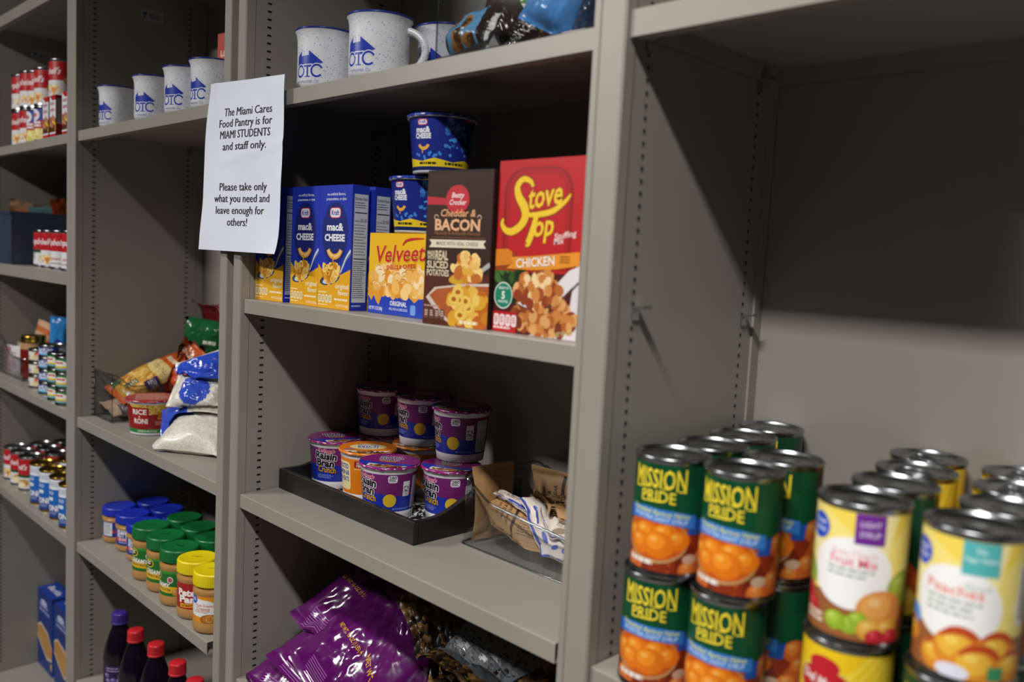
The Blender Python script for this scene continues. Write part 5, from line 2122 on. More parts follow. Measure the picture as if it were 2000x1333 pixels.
a = Art(.120, .150, None, .22)
a.poly([(0, .03), (.120, .06), (.120, .10), (0, .06)], '#3f6cb4')
snack('snack_bag', 'crumpled bright blue snack bag leaning on the front of the tall bin', 1098, 40, .050, orient((.42, .12, .9), (.2, -1, .1)), .078, .115, .032, 45, '#4a86c8:0.2', '#3a6cb0:0.2', a, wr=.007)
a = Art(.110, .140, None, .22)
a.rect(0, .09, .110, .14, '#b88c9c'); a.lines(.01, .01, .09, .06, 9, '#8890b0', .5, 6); a.poly([(.02, .075), (.09, .095), (.10, .06), (.05, .06)], '#2c3048')
snack('snack_bag', 'blue snack bag with pink top at the right end of the tall bin', 1140, 36, .104, orient((-.22, 0, .9), (.2, -1, .1)), .080, .115, .032, 46, '#5f8ac4:0.2', None, a, wr=.006)

# ------------------------------------------------------------------ bottom of the cereal bay: purple bags and clear bags of nuts
zC4 = C[4] + E_
GP = 'purple film bags on the lowest shelf'
GN = 'clear bags of nuts on the lowest shelf'
HN = Heap(zC4, .004, .730, .012, .285)


def pbag_art(w, h, txt=True, lines=True):
    a = Art(w, h, None, .2)
    if txt:
        a.text('NET WT. 16 OZ (1 LB) 454g', w * .36, h * .40, .0070, '#c89428', w=.100, bold=.05)
    if lines:
        for x0_, x1_ in ((.18, .45), (.60, .82)):
            for k in range(9):
                a.rect(w * x0_, h * (.02 + .016 * k), w * x1_, h * (.026 + .016 * k), '#8c5a94')
    return a


def pbag(lab, loc, rot, seed, w=.20, h=.26, t=.055, **kw):
    kw.setdefault('wr', .010)
    kw.setdefault('crimp', .07)
    bag('purple_bag', lab, 'bag', loc, rot, Bag(w, h, t, seed, nu=44, nv=54, **kw), 'purple_film', None, pbag_art(w, h), GP, heap=HN)


pbag('glossy purple bag lowest in the heap, its pointed corner toward the left upright', (.115, .125, zC4 + .040), (R(-66), R(12), R(10)), 51)
pbag('glossy purple bag in the middle of the heap, half under the top one', (.170, .150, zC4 + .086), (R(-64), R(16), R(4)), 52)
pbag('glossy purple bag with a gold weight line, highest on the left of the heap', (.160, .190, zC4 + .150), (R(-58), R(16), R(0)), 53)
pbag('glossy purple bag with striped seal, front of the heap', (.250, .120, zC4 + .110), (R(-52), R(18), R(-6)), 54, w=.21, h=.24)
pbag('dark purple bag lying at the back of the heap', (.235, .235, zC4 + .180), (R(-70), R(12), R(-14)), 55, w=.19, h=.17)
pbag('purple bag in the front right of the heap, only its corner in view', (.345, .075, zC4 + .040), (R(-70), R(4), R(-20)), 56, w=.17, h=.14)
bag('nut_bag', 'clear bag of mixed nuts in front of the labelled granola bag', 'bag', (.460, .085, zC4 + .050), (R(-66), R(6), R(-8)), Bag(.22, .15, .070, 63, .06, .010), 'granola', None, None, GN, heap=HN)
bag('nut_bag', 'clear bag of mixed nuts with a folded grey flap, left of the peanuts', 'bag', (.560, .130, zC4 + .060), (R(-60), R(4), R(-12)), Bag(.20, .20, .065, 64, .05, .010), lambda u, v: '#77787a:0.2' if v > .86 else 'granola', None, None, GN, heap=HN)
bag('peanut_bag', 'clear bag of shelled peanuts with a blue header at the shelf end', 'bag', (.650, .120, zC4 + .050), (R(-62), R(0), R(-16)), Bag(.20, .20, .07, 65, .05, .008), lambda u, v: '#4a5c74:0.25' if v > .84 else ('#8a6a54:0.3' if u < .28 and v < .5 else 'peanuts'), None, None, GN, heap=HN)
a = Art(.26, .24, None, .3)
a.rect(.05, .06, .21, .18, '#747a82')
a.text('Nutrition Facts', .13, .164, .012, '#15151a', w=.10, bold=.06)
a.text('190', .185, .140, .013, '#15151a', bold=.05)
a.text('Calories', .10, .140, .010, '#15151a', w=.05, bold=.05)
a.lines(.06, .07, .14, .06, 12, '#3c4048', .4, 5, 5)
bag('nut_bag', 'clear bag of granola with a facts label, leaning behind the purple heap', 'bag', (.450, .190, zC4 + .095), (R(-50), R(14), R(-10)), Bag(.26, .24, .075, 61, .06, .010), 'granola', None, a, GN, heap=HN)
bag('nut_bag', 'clear bag of granola lying highest, below the shelf edge', 'bag', (.260, .262, zC4 + .215), (R(-82), R(10), R(-6)), Bag(.26, .08, .05, 62, .06, .008), 'granola', None, None, GN, heap=HN)
# ================================================================== nearest bay: tins of fruit, two high
zD = D[2] + E_
RT, HT = .0375, .1195
STK = HT + .0007
kA = Kind(tin('fruit_can', RT, HT, art_apricot(RT, HT), 'x', group='apricot cans'))
kM = Kind(tin('fruit_can', RT, HT, art_fruit_mix(RT, HT), 'x', group='pale yellow fruit cans'))
kP = Kind(tin('fruit_can', RT, HT, art_fruit_mix(RT, HT, True), 'x', group='pale yellow fruit cans'))
kY = Kind(tin('fruit_can', RT, HT, art_yellow_lite(RT, HT), 'x', group='bright yellow fruit cans', pull=True))
kX = Kind(tin('fruit_can', RT, HT, art_dark_mix(RT, HT), 'x', group='dark green mixed fruit cans'))
kG = Kind(tin('fruit_can', RT, HT, art_plain_green(RT, HT), 'x', group='plain green cans'))
kT = Kind(tin('fruit_can', RT, HT, art_teal(RT, HT), 'x', group='teal cans'))
DGRP = {id(kA): 'apricot cans', id(kM): 'pale yellow fruit cans'}
for K_, x, y, lv, dg, lab in (
    (kA, .8330, .0390, 0, -6, 'green apricot can at the front left corner, bottom of its stack'),
    (kA, .8390, .0385, 1, -11, 'green apricot can at the front left corner, top of its stack'),
    (kA, .9095, .0440, 0, -10, 'green apricot can second from the upright in front, bottom of its stack'),
    (kA, .9155, .0435, 1, -14, 'green apricot can second from the upright in front, top of its stack'),
    (kA, .9190, .1210, 0, -45, 'green apricot can behind the second front stack, bottom one'),
    (kA, .9175, .1210, 1, -24, 'green apricot can behind the second front stack, top one'),
    (kA, .8370, .1150, 0, -20, 'green apricot can in the second row by the upright, bottom one'),
    (kA, .8370, .1150, 1, -8, 'green apricot can in the second row by the upright, top one'),
    (kA, .8300, .1915, 0, -20, 'green apricot can in the third row by the upright, bottom one'),
    (kA, .8285, .1915, 1, -5, 'green apricot can in the third row by the upright, top one'),
    (kA, .8240, .2680, 0, -20, 'green apricot can in the back row by the upright, bottom one'),
    (kA, .8230, .2680, 1, -22, 'green apricot can in the back row by the upright, top one'),
    (kG, .9060, .2200, 0, 0, 'lone plain green can low behind the apricot stacks'),
    (kY, 1.0290, .0400, 0, -4, 'bright yellow can with a red heart-shaped badge under the fruit mix can'),
    (kM, 1.0320, .0390, 1, -5, 'pale yellow fruit mix can with a purple tab, cherries below'),
    (kX, 1.0320, .1175, 0, -38, 'dark green mixed fruit can between the two front stacks, bottom one'),
    (kX, 1.0280, .1165, 1, -55, 'dark green mixed fruit can behind the purple-tabbed can, top one'),
    (kY, 1.0200, .1930, 0, -20, 'bright yellow can in the third row of the middle column, bottom one'),
    (kY, 1.0190, .1925, 1, -32, 'bright yellow can with a ring lid in the third row, top one'),
    (kY, 1.0060, .2680, 0, -60, 'bright yellow can at the very back of the middle column, bottom one'),
    (kY, 1.0040, .2680, 1, -60, 'bright yellow can with a ring lid at the very back, top one'),
    (kX, 1.1150, .0395, 0, -8, 'dark green can under the sliced peaches can'),
    (kP, 1.1190, .0390, 1, -11, 'pale yellow sliced peaches can with a teal tab at the front'),
    (kX, 1.1180, .1150, 0, -20, 'dark can in the second row of the right column, bottom one'),
    (kM, 1.1210, .1160, 1, -60, 'pale yellow can directly behind the sliced peaches can'),
    (kX, 1.1120, .1925, 0, -20, 'dark can in the third row of the right column, bottom one'),
    (kY, 1.1090, .1925, 1, -70, 'bright yellow can in the third row of the right column, top one'),
    (kX, 1.0970, .2680, 0, -20, 'dark can in the back row of the right column, bottom one'),
    (kY, 1.0950, .2680, 1, -80, 'bright yellow can in the back row of the right column, top one'),
    (kT, 1.2010, .0480, 0, 0, 'teal can cut off by the right edge of the photo')):
    p_ = (x, y, zD + STK * lv)
    o_ = K_(lab, p_, face(p_, dg))
# ================================================================== peanut butter bay
zB3 = B[3] + E_
GJ = 'peanut butter jars'
jb = Kind(pb_jar('#1a2fae:0.4', pb_art('blue', .0375, .036), r=.0375, h=.0850, z0=.016, z1=.052))
jg = Kind(pb_jar('#0f6a34:0.4', pb_art('green')))
jr = Kind(pb_jar('#e2cc10:0.4', pb_art('red')))
jh = Kind(pb_jar('#e2cc10:0.4', pb_art('honey')))
for K_, x, y, dg, lab in (
    (jb, -.7580, .0910, 44, 'blue-lidded peanut butter jar, leftmost in the front row'),
    (jb, -.6800, .0930, -30, 'blue-lidded peanut butter jar, second from the left in the front row'),
    (jb, -.6020, .0880, -30, 'blue-lidded peanut butter jar standing beside the first green-lidded one'),
    (jg, -.4855, .0566, -22, 'green-lidded peanut butter jar beside the blue-lidded ones in front'),
    (jg, -.4055, .0554, -18, 'green-lidded peanut butter jar, middle one of three in front'),
    (jg, -.3220, .0480, -44, 'green-lidded peanut butter jar beside the yellow-lidded ones in front'),
    (jr, -.2420, .0484, -20, 'yellow-lidded peanut butter jar with a red label'),
    (jh, -.1635, .0450, -14, 'yellow-lidded peanut butter jar with an orange label, next to the upright'),
    (jb, -.7500, .1690, 0, 'blue-lidded peanut butter jar, leftmost in the second row'),
    (jb, -.6720, .1710, 0, 'blue-lidded peanut butter jar, second from the left in the second row'),
    (jb, -.5940, .1670, 0, 'blue-lidded peanut butter jar, third from the left in the second row'),
    (jg, -.4990, .1360, 0, 'green-lidded peanut butter jar, leftmost green in the second row'),
    (jg, -.4190, .1340, 0, 'green-lidded peanut butter jar, middle green in the second row'),
    (jg, -.3370, .1270, 0, 'green-lidded peanut butter jar, rightmost green in the second row')):
    p_ = (x, y, zB3)
    K_(lab, p_, face(p_, dg), GJ)['category'] = 'jar'

zB4 = B[4] + E_
GB = 'dark juice bottles on the lowest shelf'
bp = Kind(bottle('#3c2a86:0.35', 'x', GB))
br = Kind(bottle('#c2222c:0.35', 'x', GB))
for K_, px, py, lab in ((bp, 234, 1196, 'purple-capped bottle of dark juice'),
                        (br, 265, 1230, 'red-capped bottle of dark juice next to the purple-capped one'),
                        (br, 305, 1257, 'red-capped bottle of dark juice, second of the four red caps'),
                        (br, 347, 1293, 'red-capped bottle of dark juice, third of the four red caps'),
                        (br, 381, 1328, 'red-capped bottle of dark juice next to the upright, lowest in the photo')):
    p_ = at_z(px, py, zB4 + .215)
    K_(lab, (p_.x, p_.y, zB4), face(p_, -22), GB)['category'] = 'bottle'

# ------------------------------------------------------------------ shelf of rice mixes
zB2 = B[2] + E_
RCUP = (.0440, .0530, .0780)
a_, s0, s1 = rice_cup_art(RCUP)
la = Art(.1144, .1144, None, .25, circle=(.0572, .0572, .054))
la.rect(0, 0, .1144, .1144, '#a83038')
for k in range(6):
    la.lines(.022, .020 + .013 * k, .07, .007, 2, '#dcbcc0', .5, k + 3, 5)
c_ = cup('rice_cup', *RCUP, s0, s1, a_, la, '#a82c36:0.25', 'red and green rice cup with a film lid at the shelf front', None)
p_ = at_z(298, 776, zB2 + RCUP[2])
put(c_, (p_.x, p_.y, zB2), face(p_, -2))

LX, LY, bx1, by1 = -.7905, .0420, -.6820, .2900
t = thing('clear_bin', 'narrow clear plastic bin of rice bags, left of the rice cup', 'bin', None, (0, 0, zB2))
m = MB()
m.bbox(LX, bx1, LY, by1, 0, .003, 'clear_plastic', .001)
bin_wall(m, (LX, LY, .0032), (bx1, LY, .0032), lambda q: .108, .0028, 'clear_plastic', 4)
bin_wall(m, (bx1, LY + .003, .0032), (bx1, by1 - .003, .0032), lambda q: .108 - .030 * sst(q / .2) + .02 * sst((q - .75) / .2), .0028, 'clear_plastic', 20)
bin_wall(m, (bx1, by1, .0032), (LX, by1, .0032), lambda q: .108, .0028, 'clear_plastic', 4)
bin_wall(m, (LX, by1 - .003, .0032), (LX, LY + .003, .0032), lambda q: .108 - .030 * sst((1 - q) / .2) + .02 * sst((.25 - q) / .2), .0028, 'clear_plastic', 20)
m.build('bin_shell', t)
HI = Heap(zB2 + .0036, LX + .006, bx1 - .006, LY + .007, by1 - .007)
HB = Heap(zB2, bx1 + .006, XB1 - .004, .010, .285)
GR = 'rice mix bags'


def rbag(lab, px, py, y, zdir, front, w_, h_, t_, seed, fr, bk=None, art=None, grp=GR, nm='rice_mix_bag', cat='bag', hp=None, **kw):
    p = at_y(px, py, y) if hp is None else Vector((px, y, zB2 + py))
    return bag(nm, lab, cat, tuple(p), orient(zdir, front), Bag(w_, h_, t_, seed, **kw), fr, bk, art, grp, heap=hp or HB)


# bags inside the bin
a = Art(.11, .14, None, .25)
a.blobs(.055, .05, .045, .035, 60, ['#c8b098', '#b89878', '#d8c4ac'], .007, 4); a.rect(.06, .02, .10, .05, '#4a4652'); a.lines(.063, .022, .034, .024, 5, '#cfc8c0', .5, 2, 4)
rbag('pale rice mix bag at the bottom of the clear bin', -.736, .028, .130, (0, 1, .05), (.2, -.1, 1), .094, .160, .036, 71, '#b89a80:0.25', None, a, wr=.004, hp=HI)
a = Art(.120, .220, None, .25)
a.rect(0, .012, .120, .105, '#c08a34')
a.blobs(.06, .062, .052, .034, 90, ['#d0a048', '#b87e2c', '#dcb464', '#a86c24'], .008, 5)
a.rect(.004, .012, .030, .034, '#3f5a34')
a.rect(.045, .030, .066, .060, '#5c5a3c'); a.lines(.048, .033, .016, .024, 4, '#d4ccb4', .5, 2, 3)
a.rect(.078, .064, .106, .098, '#3a2a52'); a.lines(.082, .070, .020, .020, 4, '#d8d4d8', .5, 2, 3)
a.rect(.070, .020, .090, .028, '#d8d4cc')
a.ell(.06, .118, .052, .020, '#d8c080', 24); a.lines(.03, .112, .06, .010, 2, '#8a6a30', .5, 4, 5)
a.lines(.028, .146, .07, .016, 1, '#e4c8a8', .8, 3, 3)
a.rect(.03, .182, .09, .198, '#4a2a48')
rbag('long orange rice mix bag lying in the clear bin with its bottom end forward', -.736, .098, .165, (0, .90, .40), (.35, -.40, .85), .094, .215, .044, 72, lambda u, v: '#c25a20:0.25', None, a, wr=.005, hp=HI)
a = Art(.12, .18, None, .25); a.rect(.02, .08, .10, .13, '#6a2a20'); a.ell(.06, .05, .04, .025, '#8c3a20', 18)
rbag('red orange rice mix bag lying behind the rice cup', 326, 748, .188, (.75, .2, .55), (.4, -.8, .5), .095, .170, .045, 73, '#b8441c:0.25', None, a, wr=.006)
a = Art(.12, .10, None, .25); a.rect(.02, .055, .085, .078, '#d8b49c'); a.rect(.02, .020, .085, .043, '#d8b49c')
rbag('orange rice mix bag with two pale text bars behind the blue rice bags', 358, 712, .216, (.45, .25, .8), (.5, -.8, .3), .100, .100, .035, 74, '#c05424:0.25', None, a, wr=.004)
a = Art(.12, .10, None, .25); a.lines(.012, .05, .055, .012, 1, '#d8dcd0', .8, 3, 4); a.rect(.0, .06, .03, .1, '#b0622c')
rbag('dark green rice mix bag lying low at the back', 356, 700, .235, HR * .85 + UPZ * .25, TW * .7 + UPZ * .6, .095, .130, .040, 75, '#123c22:0.22', None, a, wr=.005)
a = Art(.12, .10, None, .25); a.lines(.062, .03, .04, .011, 1, '#d8dcd0', .8, 3, 3)
rbag('green rice mix bag standing at the back', 398, 684, .245, UPZ * .9 + HR * .1, TW * .9 + UPZ * .3, .110, .090, .040, 76, '#175a30:0.22', None, a, wr=.005)
a = Art(.12, .09, None, .25); a.text('Grains', .070, .030, .018, '#c8b0a8', w=.07, bold=.03); a.lines(.05, .055, .05, .012, 2, '#b89890', .5, 3, 4)
rbag('dark red grain bag with a pale edge, topmost at the back', 402, 661, .262, UPZ * .95 - HR * .12, TW * .9 + UPZ * .2, .110, .085, .030, 77, lambda u, v: '#cfcac6:0.25' if u < .07 else '#681a20:0.25', None, a, wr=.004)
# clear bags of white rice with blue panels at the right
GW = 'bags of white rice with blue panels'


def rice_key(u0, u1, v0, v1):
    return lambda u, v: '#3550bc:0.18' if u0 < u < u1 and v0 < v < v1 else 'rice_grains'


rbag('bag of white rice lying lowest by the upright', 386, 850, .085, HR * .95 + TW * .2, UPZ * .9 + TW * .5, .110, .150, .052, 81, 'rice_grains', None, None, GW, 'rice_bag', wr=.006, crimp=.04)
rbag('bag of white rice with its blue end hanging toward the rice cup', 380, 815, .110, HR * .95 + UPZ * .35, UPZ * .7 + TW * .7, .090, .150, .045, 82, rice_key(0, 1, 0, .48), None, None, GW, 'rice_bag', wr=.006, crimp=.04)
rbag('bag of white rice with a round blue panel in the middle of the pile', 392, 778, .120, HR * .97 - UPZ * .15, UPZ * .6 + TW * .8, .080, .120, .050, 83, lambda u, v: '#3550bc:0.18' if (u - .5) ** 2 / .2 + (v - .42) ** 2 / .07 < 1 else 'rice_grains', None, None, GW, 'rice_bag', wr=.007, crimp=.05)
rbag('mostly blue rice bag on top of the pile by the upright', 396, 732, .130, HR * .9 + UPZ * .35, UPZ * .5 + TW * .9, .080, .115, .045, 84, lambda u, v: 'rice_grains' if v > .9 or u < .12 else '#2e4cc0:0.18', None, None, GW, 'rice_bag', wr=.007, crimp=.06)
# ================================================================== farthest bay: soup, small cans, dark bin
zA1, zA2, zA3, zA4, zA5 = [z + E_ for z in A[1:]]
RS, HS = .0330, .0980
ks = [Kind(tin('soup_can', RS, HS, art_soup(RS, HS, i), 'x', group='red and white soup cans')) for i in range(3)]
kg = Kind(tin('gravy_can', RS, HS * .93, art_gravy(RS, HS * .93), 'x', group='blue and yellow gravy cans'))
GS = 'red and white soup cans'


def setcan(K_, px, y, z, dg, lab, grp, py=500):
    p_ = at_y(px, py, y)
    return K_(lab, (p_.x, y, z), face((p_.x, y), dg), grp)


def le(px, py, y, r):
    """centre x of a round thing standing at depth y whose left outline is at the pixel"""
    x = at_y(px, py, y).x
    for _ in range(6):
        d = Vector((x - CAM.x, y - CAM.y)).normalized()
        x = at_y(px, py, y + d.x * r).x + d.y * r
    return x


YS = (.058, .057, .056, .055, .055)
LS = (22.5, 38, 51.5, 66, 94.6)
XS = [le(l, 200, y, RS) for l, y in zip(LS, YS)]
NM = ('leftmost', 'second from the left', 'third from the left', 'fourth from the left', 'rightmost')
for i in range(5):
    top_z = zA1 + (HS * .93 if i in (2, 3) else HS) + .0006
    if i in (2, 3):
        kg('gravy can with a yellow base, ' + ('left one of the two' if i == 2 else 'right one of the two, beside the small boxes'), (XS[i], YS[i], zA1), R(8), 'blue and yellow gravy cans')
    else:
        ks[1]('soup can on the upper shelf, %s of the bottom layer' % NM[i], (XS[i], YS[i], zA1), R(4 + 9 * (i % 3)), GS)
    ks[1]('soup can on the upper shelf, %s of the top layer' % NM[i], (XS[i], YS[i], top_z), R((34, 14, 2, -6, 0)[i]), GS)
ks[1]('soup can behind the rightmost one on the upper shelf, bottom layer', (XS[4] + .012, YS[4] + .072, zA1), R(10), GS)
ks[1]('soup can behind the rightmost one on the upper shelf, top layer', (XS[4] + .012, YS[4] + .072, zA1 + HS + .0006), R(40), GS)

sa_ = Art(.044, .0980, '#d8d6dc')
sa_.poly([(0, .1), (.06, .1), (.06, .086), (.02, .086), (0, .098)], '#b01f26')
sa_.lines(.006, .052, .034, .030, 2, '#b07a90', .5, 4, 3)
sa_.poly([(0, .045), (.03, .048), (.055, .036), (.055, .01), (0, .01)], '#5a2c20'); sa_.blobs(.02, .036, .02, .010, 10, ['#c88a6c', '#b8735a'], .008, 3)
sa_.poly([(.02, .040), (.044, .030), (.044, .024), (.02, .034)], '#dcc020'); sa_.ell(.046, .018, .007, .008, '#c8bc60', 14)
sa_.rect(0, 0, .06, .006, '#b01f26'); sa_.rect(.056, 0, .06, .086, '#b8c4bc')
sb_ = Art(.016, .098, '#b01f26'); sb_.rect(.002, .03, .020, .09, '#c8c4cc'); sb_.lines(.003, .032, .016, .055, 12, '#55555f', .4, 3, 4)
kb = Kind(carton('gravy_mix_box', .044, .016, .0980, '#b01f26', sa_, sb_, None, 'x', 'box', 'small gravy mix boxes'))
for px, y, lab in ((83.5, .0085, 'small white and red gravy mix box beside the gravy cans'), (97, .0090, 'small white and red gravy mix box, middle one of three'), (121, .0085, 'small white and red gravy mix box, cut off by the upright')):
    kb(lab, (at_y(px, 240, y).x + .0225, y + .008, zA1), 0, 'small gravy mix boxes')

# ------------------------------------------------------------------ dark bin and four soup cans
t = thing('storage_bin', 'dark slate plastic bin full of pouches, left of four soup cans', 'bin', None, (0, 0, zA2))
m = MB()
x0, x1, y0, y1 = XA0 + .010, -1.3415, .0110, .285
ztop = .143
m.bbox(x0, x1, y0, y1, 0, .004, 'dark_bin', .001)
m.build('bottom', t)
m = MB()
bin_wall(m, (x0, y0, .0041), (x1, y0, .0041), lambda q: ztop, .004, 'dark_bin', 6)
m.box(x0, x1, y0 - .003, y0, ztop - .004, ztop + .004, 'dark_bin')
m.build('front_wall', t)
m = MB()
bin_wall(m, (x1, y1, .0041), (x0, y1, .0041), lambda q: ztop, .004, 'dark_bin', 6)
m.build('back_wall', t)
for xa in (x0, x1 - .004):
    m = MB(); m.box(xa, xa + .004, y0 + .0045, y1 - .0045, .0042, ztop + .0041, 'dark_bin'); m.build('side_wall', t)
zt2 = zA2 + ztop
a = Art(.12, .13, None, .2); a.rect(0, .0, .12, .045, '#b8c4c4'); a.lines(.02, .08, .08, .022, 2, '#cbb4a4', .6, 4, 3); a.arc(.0, .02, .05, .006, -30, 90, '#b89a5c', 10)
GPO = 'foil pouches in the dark bin'


HP = Heap(zA2 + .0046, x0 + .006, x1 - .006, y0 + .006, y1 - .006)
for lab, x_, y_, zd, w_, h_, t_, sd_, fr_, a_ in (
    ('brown foil pouch with white script leaning out of the dark bin', -1.362, .158, (0, -.15, 1), .062, .185, .016, 91, '#7a3418:0.2', a),
    ('long teal foil pouch standing on its edge in the dark bin', -1.392, .150, (0, 1, .10), .160, .250, .020, 92, lambda u, v: '#b07a58:0.2' if v < .2 else ('#5c7c82:0.18' if u < .7 else '#8a4a34:0.2'), None),
    ('pale teal foil pouch at the back of the dark bin', -1.425, .220, (0, -.1, 1), .100, .190, .018, 93, '#5f7c80:0.18', None),
    ('tan foil pouch at the front left of the dark bin', -1.462, .075, (0, .2, 1), .100, .165, .018, 94, '#a98668:0.2', None)):
    bag('foil_pouch', lab, 'pouch', (x_, y_, zA2 + .09), orient(zd, (1, 0, 0)), Bag(w_, h_, t_, sd_, wr=.004), fr_, None, a_, GPO, box=HP)
for px, y, kk, lab, dg in ((65, .072, 2, 'soup can leftmost of the four beside the dark bin', 30), (79, .064, 1, 'soup can second of the four beside the dark bin', 8), (98, .056, 0, 'tomato soup can third of the four beside the dark bin', 20), (119, .048, 0, 'tomato soup can by the upright, last of the four beside the dark bin', 30)):
    ks[kk](lab, (le(px, 490, y, RS), y, zA2), R(dg), GS)

# ------------------------------------------------------------------ small cans, sauce jar, bin of packets
RQ, HQ = .0330, .0372
HK = {'white': .0355, 'blue': .0325, 'green': .0405}
sm = {k: Kind(tin('small_can', RQ, HK[k], art_small(RQ, HK[k], k), 'x', group='small cans stacked three high')) for k in ('white', 'blue', 'green')}
GQ = 'small cans stacked three high'
ORD = ('bottom', 'middle', 'topmost', 'fourth up')
for key, px, y, n, nm, dg in (('white', 55.6, .0630, 3, 'white small can beside the sauce jar', 24), ('blue', 75, .0550, 4, 'blue small can between the white and green stacks', 20), ('green', 92, .0455, 3, 'green small can in the left green stack', 20), ('green', 107.5, .0400, 3, 'green small can in the stack next to the upright', 28)):
    for lv in range(n):
        z = zA3 + lv * (HK[key] + .0005)
        x_ = le(px, 720, y, RQ) + .0012 * (lv % 2)
        sm[key]('%s, %s of its stack' % (nm, ('bottom', 'second', 'topmost' if n == 3 else 'third', 'topmost')[lv]), (x_, y, z), R(dg + 9 * (lv % 2)), GQ)
RJ, HJ = .0345, .1250
t = thing('sauce_jar', 'glass jar of red sauce with a gold lid, standing in the small clear bin', 'jar')
m = MB()
m.disc(RJ * .8, .002, 40, 'pasta_sauce', False)
m.lathe([(RJ * .8, .002), (RJ * .95, 0), (RJ, .006), (RJ, .080), (RJ * .99, .086, 'kraft_paper'), (RJ * .97, .092, 'kraft_paper'), (RJ * .90, .103, 'kraft_paper'), (RJ * .88, .106)], 48, 'pasta_sauce')
m.build('filled_jar', t)
m = MB()
m.lathe([(RJ * .90, .1050), (RJ * .965, .1055), (RJ * .965, .109), (RJ * .95, .110), (RJ * .955, HJ - .004), (RJ * .93, HJ), (RJ * .80, HJ), (RJ * .78, HJ - .001), (.001, HJ - .001)], 56, 'brass')
m.build('gold_lid', t)
put(t, (-1.4050, .0850, zA3 + .0036), 0)

q = at_z(38, 745, zA3)
t = thing('clear_bin', 'clear plastic bin of packets on the small can shelf', 'bin', None, (0, 0, zA3))
m = MB()
cx0, cx1, cy0, cy1 = XA0 + .010, -1.3650, .0430, .2600
m.bbox(cx0, cx1, cy0, cy1, 0, .003, 'clear_plastic', .001)
bin_wall(m, (cx0, cy0, .0032), (cx1, cy0, .0032), lambda q_: .11 - .05 * sst(q_ / .5), .0028, 'clear_plastic', 12)
bin_wall(m, (cx1, cy0 + .003, .0032), (cx1, cy1 - .003, .0032), lambda q_: .060, .0028, 'clear_plastic', 4)
bin_wall(m, (cx1, cy1, .0032), (cx0, cy1, .0032), lambda q_: .11 - .05 * sst((1 - q_) / .5), .0028, 'clear_plastic', 12)
m.build('bin_shell', t)


HT_ = Heap(zA3 + .0036, cx0 + .005, -1.4450, cy0 + .006, cy1 - .006)


def pk(nm, lab, x, z, y, zd, fd, w_, h_, t_, seed, fr, art=None, cat='packet'):
    bag(nm, lab, cat, (x, y, zA3 + z), orient(zd, fd), Bag(w_, h_, t_, seed, wr=.003), fr, None, art, 'packets in the small clear bin', box=HT_)


a = Art(.09, .08, None, .3); a.rect(0, 0, .035, .08, '#c88a90'); a.lines(.045, .015, .035, .05, 6, '#c0606c', .4, 3, 3)
pk('drink_packet', 'pink and white packet at the front of the small bin', -1.500, .05, cy0 + .017, UPZ * .97, (.2, -1, 0), .100, .085, .016, 95, '#cdc8cc:0.3', a)
pk('drink_packet', 'clear crinkled packet behind the pink one', -1.510, .05, cy0 + .048, UPZ * .97, (.2, -1, 0), .090, .090, .020, 96, '#b09a8c:0.15', None)
pk('drink_packet', 'orange striped packet leaning out of the small bin', -1.510, .06, cy0 + .090, UPZ * .9 + HR * .2, (.2, -1, .1), .085, .150, .024, 97, lambda u, v: '#b8683c:0.3' if int(v * 9) % 2 else '#c8a084:0.3', None)
a = Art(.075, .120, '#cfc096'); a.rect(0, .09, .075, .105, '#b8703c'); a.lines(.010, .055, .055, .014, 2, '#6a648c', .5, 4, 4); a.rect(0, 0, .075, .02, '#8c4a24')
b = carton('cracker_box', .075, .035, .120, '#cfc096', a, None, None, 'cream cracker box leaning behind the sauce jar', 'box')
put(b, (-1.4700, .1950, zA3 + .0250), orient((.30, 0, .95), (.45, -.85, .1)))
bpy.context.view_layer.update()
b.location.z += zA3 + .0042 - min((b.matrix_world @ v.co).z for v in b.data.vertices)
a = Art(.060, .150, None, .2); a.rect(0, .02, .06, .04, '#3c8a5c'); a.ell(.03, .06, .022, .016, '#8fb8dc', 18); a.ell(.03, .10, .014, .022, '#2a3a8c', 16)
p = at_y(106, 634, .132)
bag('drink_pouch', 'tall blue drink pouch standing behind the small cans', 'pouch', (p.x + .032, .132, zA3 + .1), orient((.05, .03, 1), (.75, -.65, 0)), Bag(.052, .185, .024, 98, wr=.003), '#2f7fc4:0.2', None, a, box=Heap(zA3, XA0, XA1, .01, .29))
p = at_y(127, 655, .165)
t = thing('dark_bottle', 'dark bottle in shadow behind the small cans by the upright', 'bottle')
m = MB(); m.lathe([(.026, 0), (.028, .004), (.028, .120), (.012, .150), (.012, .175)], 32, '#16141a:0.15'); m.build('filled_bottle', t)
m = MB(); m.lathe([(.0135, .1752), (.0135, .192), (.0005, .192)], 24, '#6a5428:0.4'); m.build('screw_cap', t)
put(t, (max(p.x, -1.325), .195, zA3))

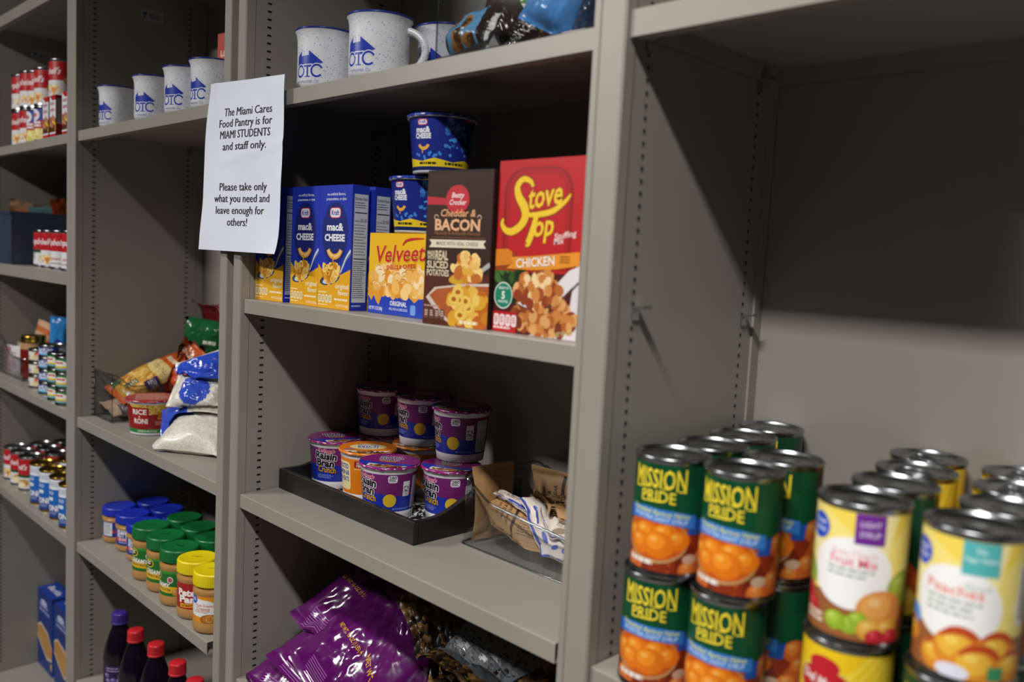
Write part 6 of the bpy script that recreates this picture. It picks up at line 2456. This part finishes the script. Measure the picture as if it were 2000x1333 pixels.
# ------------------------------------------------------------------ rows of soup and drink cans
RO = ('front', 'second', 'third', 'back')
CO = ('far left', 'second from the left', 'third from the left', 'nearest the drink cans')
FX = [(le(l, 900, y, RS), y) for l, y in ((-7, .0690), (7, .0690), (20, .0680), (35.5, .0690))]
for r_ in range(3):
    for i, (x_, y_) in enumerate(FX):
        if x_ < XA0 + .0345:
            continue
        yy = y_ + .0690 * r_
        if yy > .272:
            continue
        ks[2 if i >= 2 else 1]('soup can on the lower shelf, %s row, %s' % (RO[r_], CO[i]), (x_, yy, zA4), R(-8 + 9 * (i % 3)), GS)
RD, HD = .0330, .1120
kd = Kind(tin('drink_can', RD, HD, art_blue_drink(RD, HD), 'x', group='tall blue and white cans with gold lids', metal='brass'))
DX = [(le(l, 940, y, RD), y) for l, y in ((58, .0560), (76, .0550), (95.5, .0540), (114, .0500))]
for r_ in range(3):
    for i, (x_, y_) in enumerate(DX):
        yy = y_ + .0690 * r_
        if yy > .272:
            continue
        kd('tall blue and white can with a gold lid, %s row, %s' % (RO[r_], ('beside the soup cans', 'second from the soup cans', 'third from the soup cans', 'nearest the upright')[i]), (x_, yy, zA4), R(30 + 4 * (i % 2)), 'tall blue and white cans with gold lids')

# ------------------------------------------------------------------ blue pasta boxes on the bottom shelf
a = Art(.138, .250, '#16307c')
a.lines(.018, .178, .10, .030, 2, '#8a98cc', .6, 4, 4)
a.ell(.06, .215, .03, .010, '#b8c0dc', 18)
a.poly([(.0, .13), (.03, .145), (.10, .13), (.15, .08), (.15, .05), (.09, .04), (.03, .07), (0, .09)], '#cdbfa8')
a.poly([(.0, .122), (.03, .138), (.10, .122), (.15, .072), (.15, .057), (.09, .048), (.03, .078), (0, .098)], '#b8864a')
for k in range(6):
    a.stroke([(.01 + k * .022, .128 - k * .008), (.02 + k * .022, .085 - k * .008)], .003, '#cc9c5c')
a.ell(.14, .03, .018, .012, '#c8a820', 16)
tp = Art(.138, .060, '#1a3a94'); tp.text('Barilla', .07, .022, .018, '#c8cede', w=.09, bold=.05, shear=.1)
si = Art(.060, .235, '#1a52b0'); si.rect(.01, .02, .05, .04, '#c8a820')
kl = Kind(carton('lasagne_box', .138, .060, .250, '#16307c', a, si, tp, 'x', 'box', 'blue pasta boxes on the bottom shelf'))
for i, lab in enumerate(('blue pasta box with a noodle picture, deepest of the three on the bottom shelf', 'blue pasta box, middle one of the three on the bottom shelf', 'blue pasta box cut off by the upright on the bottom shelf')):
    kl(lab, (-1.5160 + .160 * i, .177, zA5), 0, 'blue pasta boxes on the bottom shelf')
bpy.context.view_layer.update()
